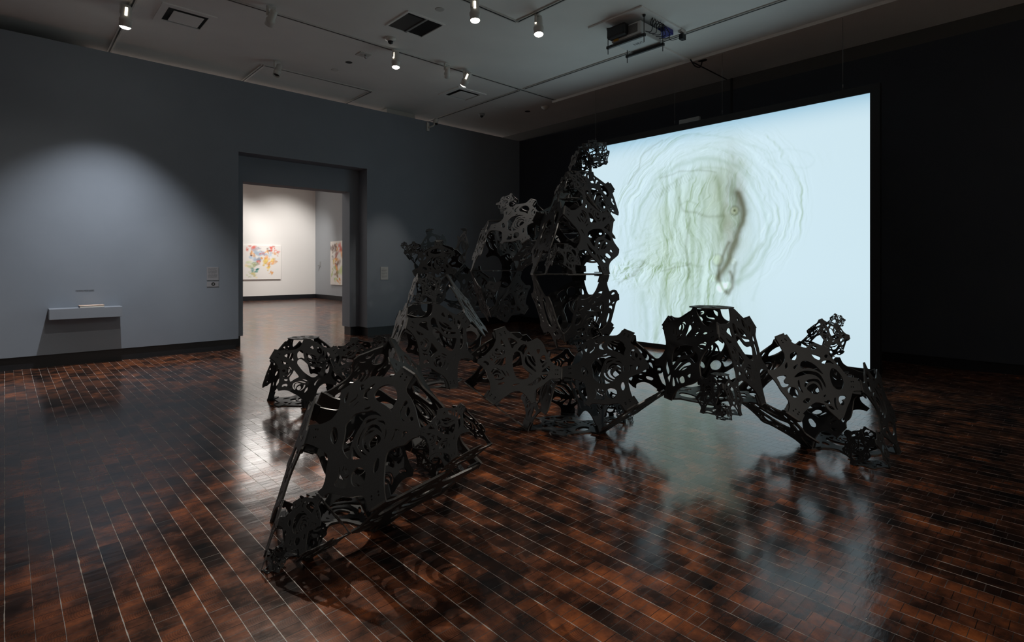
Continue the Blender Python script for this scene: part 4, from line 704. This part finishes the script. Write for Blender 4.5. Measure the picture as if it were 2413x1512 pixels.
def disc(px, py, r_, prof, lab, name, cat, m, part=None):
    p = on(px, py, 2, CZ); bm = bmesh.new(); lathe(bm, [(a * r_, CZ - b) for a, b in prof], Matrix.Translation((p[0], p[1], 0)), 24); o = mobj(name, bm, m); tag(o, lab, cat)
    if part:
        bm = bmesh.new(); lathe(bm, [(a * r_, CZ - b) for a, b in part[0]], Matrix.Translation((p[0], p[1], 0)), 20); mobj(part[1], bm, MBLK, o)
    return o
disc(920, 90, .085, [(.3, .055), (.95, .03), (1, 0)], 'white dome camera on the ceiling between the open vent and a lit lamp', 'dome_camera', 'camera', MWMET, ([(.1, .095), (.42, .08), (.5, .05)], 'dome_lens'))
disc(1135, 268, .075, [(.3, .06), (.9, .035), (1, 0)], 'small glinting dome camera on the dark ceiling beyond the long track', 'dome_camera', 'camera', MGRY, ([(.1, .09), (.5, .07), (.6, .05)], 'dome_lens'))
disc(1285, 251, .09, [(.35, .075), (.5, .06), (.95, .03), (1, 0)], 'white conical smoke detector left of the screen bay', 'smoke_detector', 'detector', MWMET)
disc(822, 147, .06, [(.9, .003), (1, 0)], 'round black hole in the ceiling left of a lit lamp', 'ceiling_hole', 'hole', MSLOT)
disc(1243, 262.5, .065, [(.9, .003), (1, 0)], 'round black hole in the dim ceiling near the corner', 'ceiling_hole', 'hole', MSLOT)
disc(1655, 142, .08, [(.9, .003), (1, 0)], 'round black hole in the ceiling at the end of the projector cable', 'ceiling_hole', 'hole', MSLOT)
disc(1036, 22, .065, [(.9, .006), (1, 0)], 'flat white round cap on the ceiling near the top centre', 'ceiling_disc', 'disc', MWMET)
disc(789, 165, .065, [(.9, .006), (1, 0)], 'flat white round cap on the ceiling below the black hole', 'ceiling_disc', 'disc', MWMET)
disc(1200, 253, .09, [(.9, .006), (1, 0)], 'dim round cap on the ceiling left of the smoke detector', 'ceiling_disc', 'disc', MCEIL)
p = on(857, 128, 2, CZ); r = mobj('ceiling_socket_plate', boxm(p[0] - .1, p[0] + .1, p[1] - .1, p[1] + .1, CZ - .012, CZ, bev=.003), MWMET); tag(r, 'small square white plate with a sprinkler on the ceiling', 'plate')
bm = bmesh.new(); lathe(bm, [(.012, CZ - .07), (.03, CZ - .06), (.015, CZ - .03), (.02, CZ - .012)], Matrix.Translation((p[0] + .02, p[1] - .02, 0)), 14); mobj('sprinkler_head', bm, MSTEEL, r)
# white box on top of the left wall and a wall camera
p = on(912, 262, 1, 10.9); q_ = on(978, 262, 1, 10.9); zt2 = on(912, 247.5, 1, 10.9)[2]
tag(mobj('duct_box', boxm(p[0], q_[0], 10.9, 11.25, WT, min(zt2, CZ - .02)), MWMET), 'white box standing on top of the left wall above the doorway', 'box')
p = on(1012, 300, 1, YW)
r = empty('wall_camera', (p[0], YW, p[2]), 'white wall camera on a bracket high on the left wall near the corner', 'camera')
zz = p[2]; mobj('wall_plate', boxm(p[0] - .09, p[0] - .02, YW - .03, YW, zz - .10, zz + .10, bev=.004), MWMET, r)
bm = bmesh.new(); tube(bm, [(p[0] - .05, YW - .02, zz - .02), (p[0] + .02, YW - .14, zz + .02), (p[0] + .05, YW - .16, zz + .10)], .02, 10); mobj('bracket_arm', bm, MWMET, r)
bm = bmesh.new(); lathe(bm, [(.045, -.06), (.055, -.05), (.055, .05), (.03, .07)], Matrix.Translation((p[0] + .06, YW - .17, zz + .12)) @ Matrix.Rotation(.5, 4, 'X'), 20); cb = mobj('camera_head', bm, MWMET, r)
bm = bmesh.new(); lathe(bm, [(.03, 0), (.035, .03)], Matrix.Translation((p[0] + .06, YW - .19, zz + .04)), 16); mobj('camera_lens', bm, MBLK, cb)
# ---------------------------------------------------------------- projector
pl = [on(1512, 12, 2, CZ), on(1388, 65, 2, CZ), on(1606, 66, 2, CZ)]
px0, px1 = min(p[0] for p in pl), max(p[0] for p in pl); py0, py1 = min(p[1] for p in pl), max(p[1] for p in pl)
tag(mobj('ceiling_hatch', boxm(px0, px1, py0, py1, CZ - .025, CZ, bev=.004), MCEIL), 'square white board on the ceiling holding the projector', 'hatch')
rA, rB = on(1520, 38, 2, CZ - .025), on(1565, 63, 2, CZ - .025)
dA = np.array(rA) - EYEP; dep = dA @ FW; zr1 = EYE + (HY - 88) / F_PX * dep; depB = (np.array(rB) - EYEP) @ FW; zr2 = EYE + (HY - 106) / F_PX * depB
zr = (zr1 + zr2) / 2; r1a = on(1520, 86, 2, zr); r1b = on(1430, 109, 2, zr); r2a = on(1565, 106, 2, zr); r2b = on(1480, 130, 2, zr)
xa, xb = (r1a[0] + r1b[0]) / 2, (r2a[0] + r2b[0]) / 2; ya0, ya1 = (r1a[1] + r2a[1]) / 2, (r1b[1] + r2b[1]) / 2
PJ = empty('projector', ((xa + xb) / 2, (ya0 + ya1) / 2, CZ - .025), 'white short-throw projector slung under the ceiling on two black rails', 'projector')
mpw = mat('white_projector_shell', (.58, .60, .60, 1), .45)
bx0, bx1, by0, by1 = xa - .04, xb + .02, ya0 + .02, ya1 - .06; bz0, bz1 = zr + .03, zr + .21
body = mobj('projector_body', boxm(bx0, bx1, by0, by1, bz0, bz1, bev=.012), mpw, PJ)
bm = bmesh.new()
for i in range(14): box(bm, bx0 - .003, bx0 + .004, by0 + .05, by0 + .21, bz0 + .035 + i * .009, bz0 + .040 + i * .009)
mobj('air_grille', bm, mat('brown_grey_grille', (.10, .085, .08, 1), .6), body)
lens = mobj('lens_hood', boxm(bx0 - .10, bx0 + .22, by1 - .30, by1 + .02, bz0 + .03, bz1 + .02, bev=.03), MBLK, PJ)
bm = boxm(bx0 - .015, bx0 + .0, by1 - .13, by1 - .05, bz0 + .004, bz0 + .034); mobj('warning_sticker', bm, mat('yellow_sticker', (.55, .32, .04, 1), .5), body)
text_mesh('maker_name', 'NEC', .085, Matrix.Translation(((bx0 + bx1) / 2 + .05, (by0 + by1) / 2 - .02, bz0 - .0012)) @ Matrix.Rotation(math.pi, 4, 'X') @ Matrix.Rotation(math.radians(90), 4, 'Z'), MBLK, body, align='CENTER')
for xx, ry0, ry1 in ((xa, ya0 - .03, ya1 + .05), (xb, ya0 - .03, ya1 + .05)):
    rl = mobj('support_rail', boxm(xx - .02, xx + .02, ry0, ry1, zr - .02, zr + .02, bev=.003), MBLK, PJ)
    for yy in (ry0 + .02, ry1 - .02):
        bm = bmesh.new(); tube(bm, [(xx, yy, zr - .10), (xx, yy, CZ - .025)], .006, 8); lathe(bm, [(.02, CZ - .05), (.024, CZ - .026)], Matrix.Translation((xx, yy, 0)), 12); mobj('threaded_rod', bm, MBLK, rl)
        bm = bmesh.new(); lathe(bm, [(.013, zr - .035), (.013, zr - .021)], Matrix.Translation((xx, yy, 0)), 6); mobj('rod_nut', bm, MSTEEL, rl)
mobj('media_box', boxm(bx1 + .02, bx1 + .25, by0 - .05, by0 + .20, CZ - .10, CZ - .026, bev=.012), mat('blue_media_box', (.02, .02, .22, 1), .35), PJ)
for i in range(5):
    rr_ = random.Random(i); bm = bmesh.new(); yb_ = by0 - .02
    pts = [(bx0 + .12 + .09 * i, by0 + .01, bz0 + .06), (bx0 + .15 + .09 * i, yb_ - .06 - .02 * i, bz0 + .04), (bx0 + .2 + .07 * i, yb_ - .05, bz1 + .06), (bx0 + .3 + .05 * i, yb_ + .05, CZ - .05), (bx1 - .05 + .03 * i, by0 + .1, CZ - .06)]
    tube(bm, curve_path(pts, 6), .006, 7); mobj('cable', bm, MBLK, PJ)
# small adapter box with its cable on the track
p = on(1608, 86, 2, CZ - .10); r = empty('power_adapter', (p[0], p[1], CZ), 'small black adapter box hanging from the track beside the projector', 'adapter')
mobj('track_plug', boxm(p[0] - .08, p[0] + .06, p[1] - .03, p[1] + .03, CZ - .05, CZ - .004, bev=.004), MWMET, r); mobj('adapter_box', boxm(p[0] - .05, p[0] + .05, p[1] - .035, p[1] + .035, CZ - .15, CZ - .07, bev=.008), MBLK, r)
bm = bmesh.new(); tube(bm, curve_path([(p[0] - .04, p[1], CZ - .13), (p[0] - .16, p[1] + .10, CZ - .17), (p[0] - .18, p[1] + .12, CZ - .08), (px1 + .05, p[1] + .15, CZ - .04)], 8), .004, 6); mobj('cable', bm, MBLK, r)
a, b = on(1627, 140, 2, CZ - .05), on(1655, 143, 2, CZ - .01)
bm = bmesh.new(); tube(bm, curve_path([tuple(a), (a[0] + .15, a[1], CZ - .12), (b[0] - .08, b[1], CZ - .14), tuple(b)], 8), .011, 8); tag(mobj('drooping_cable', bm, MBLK), 'short black cable drooping from the trim strip to the black ceiling hole', 'cable')
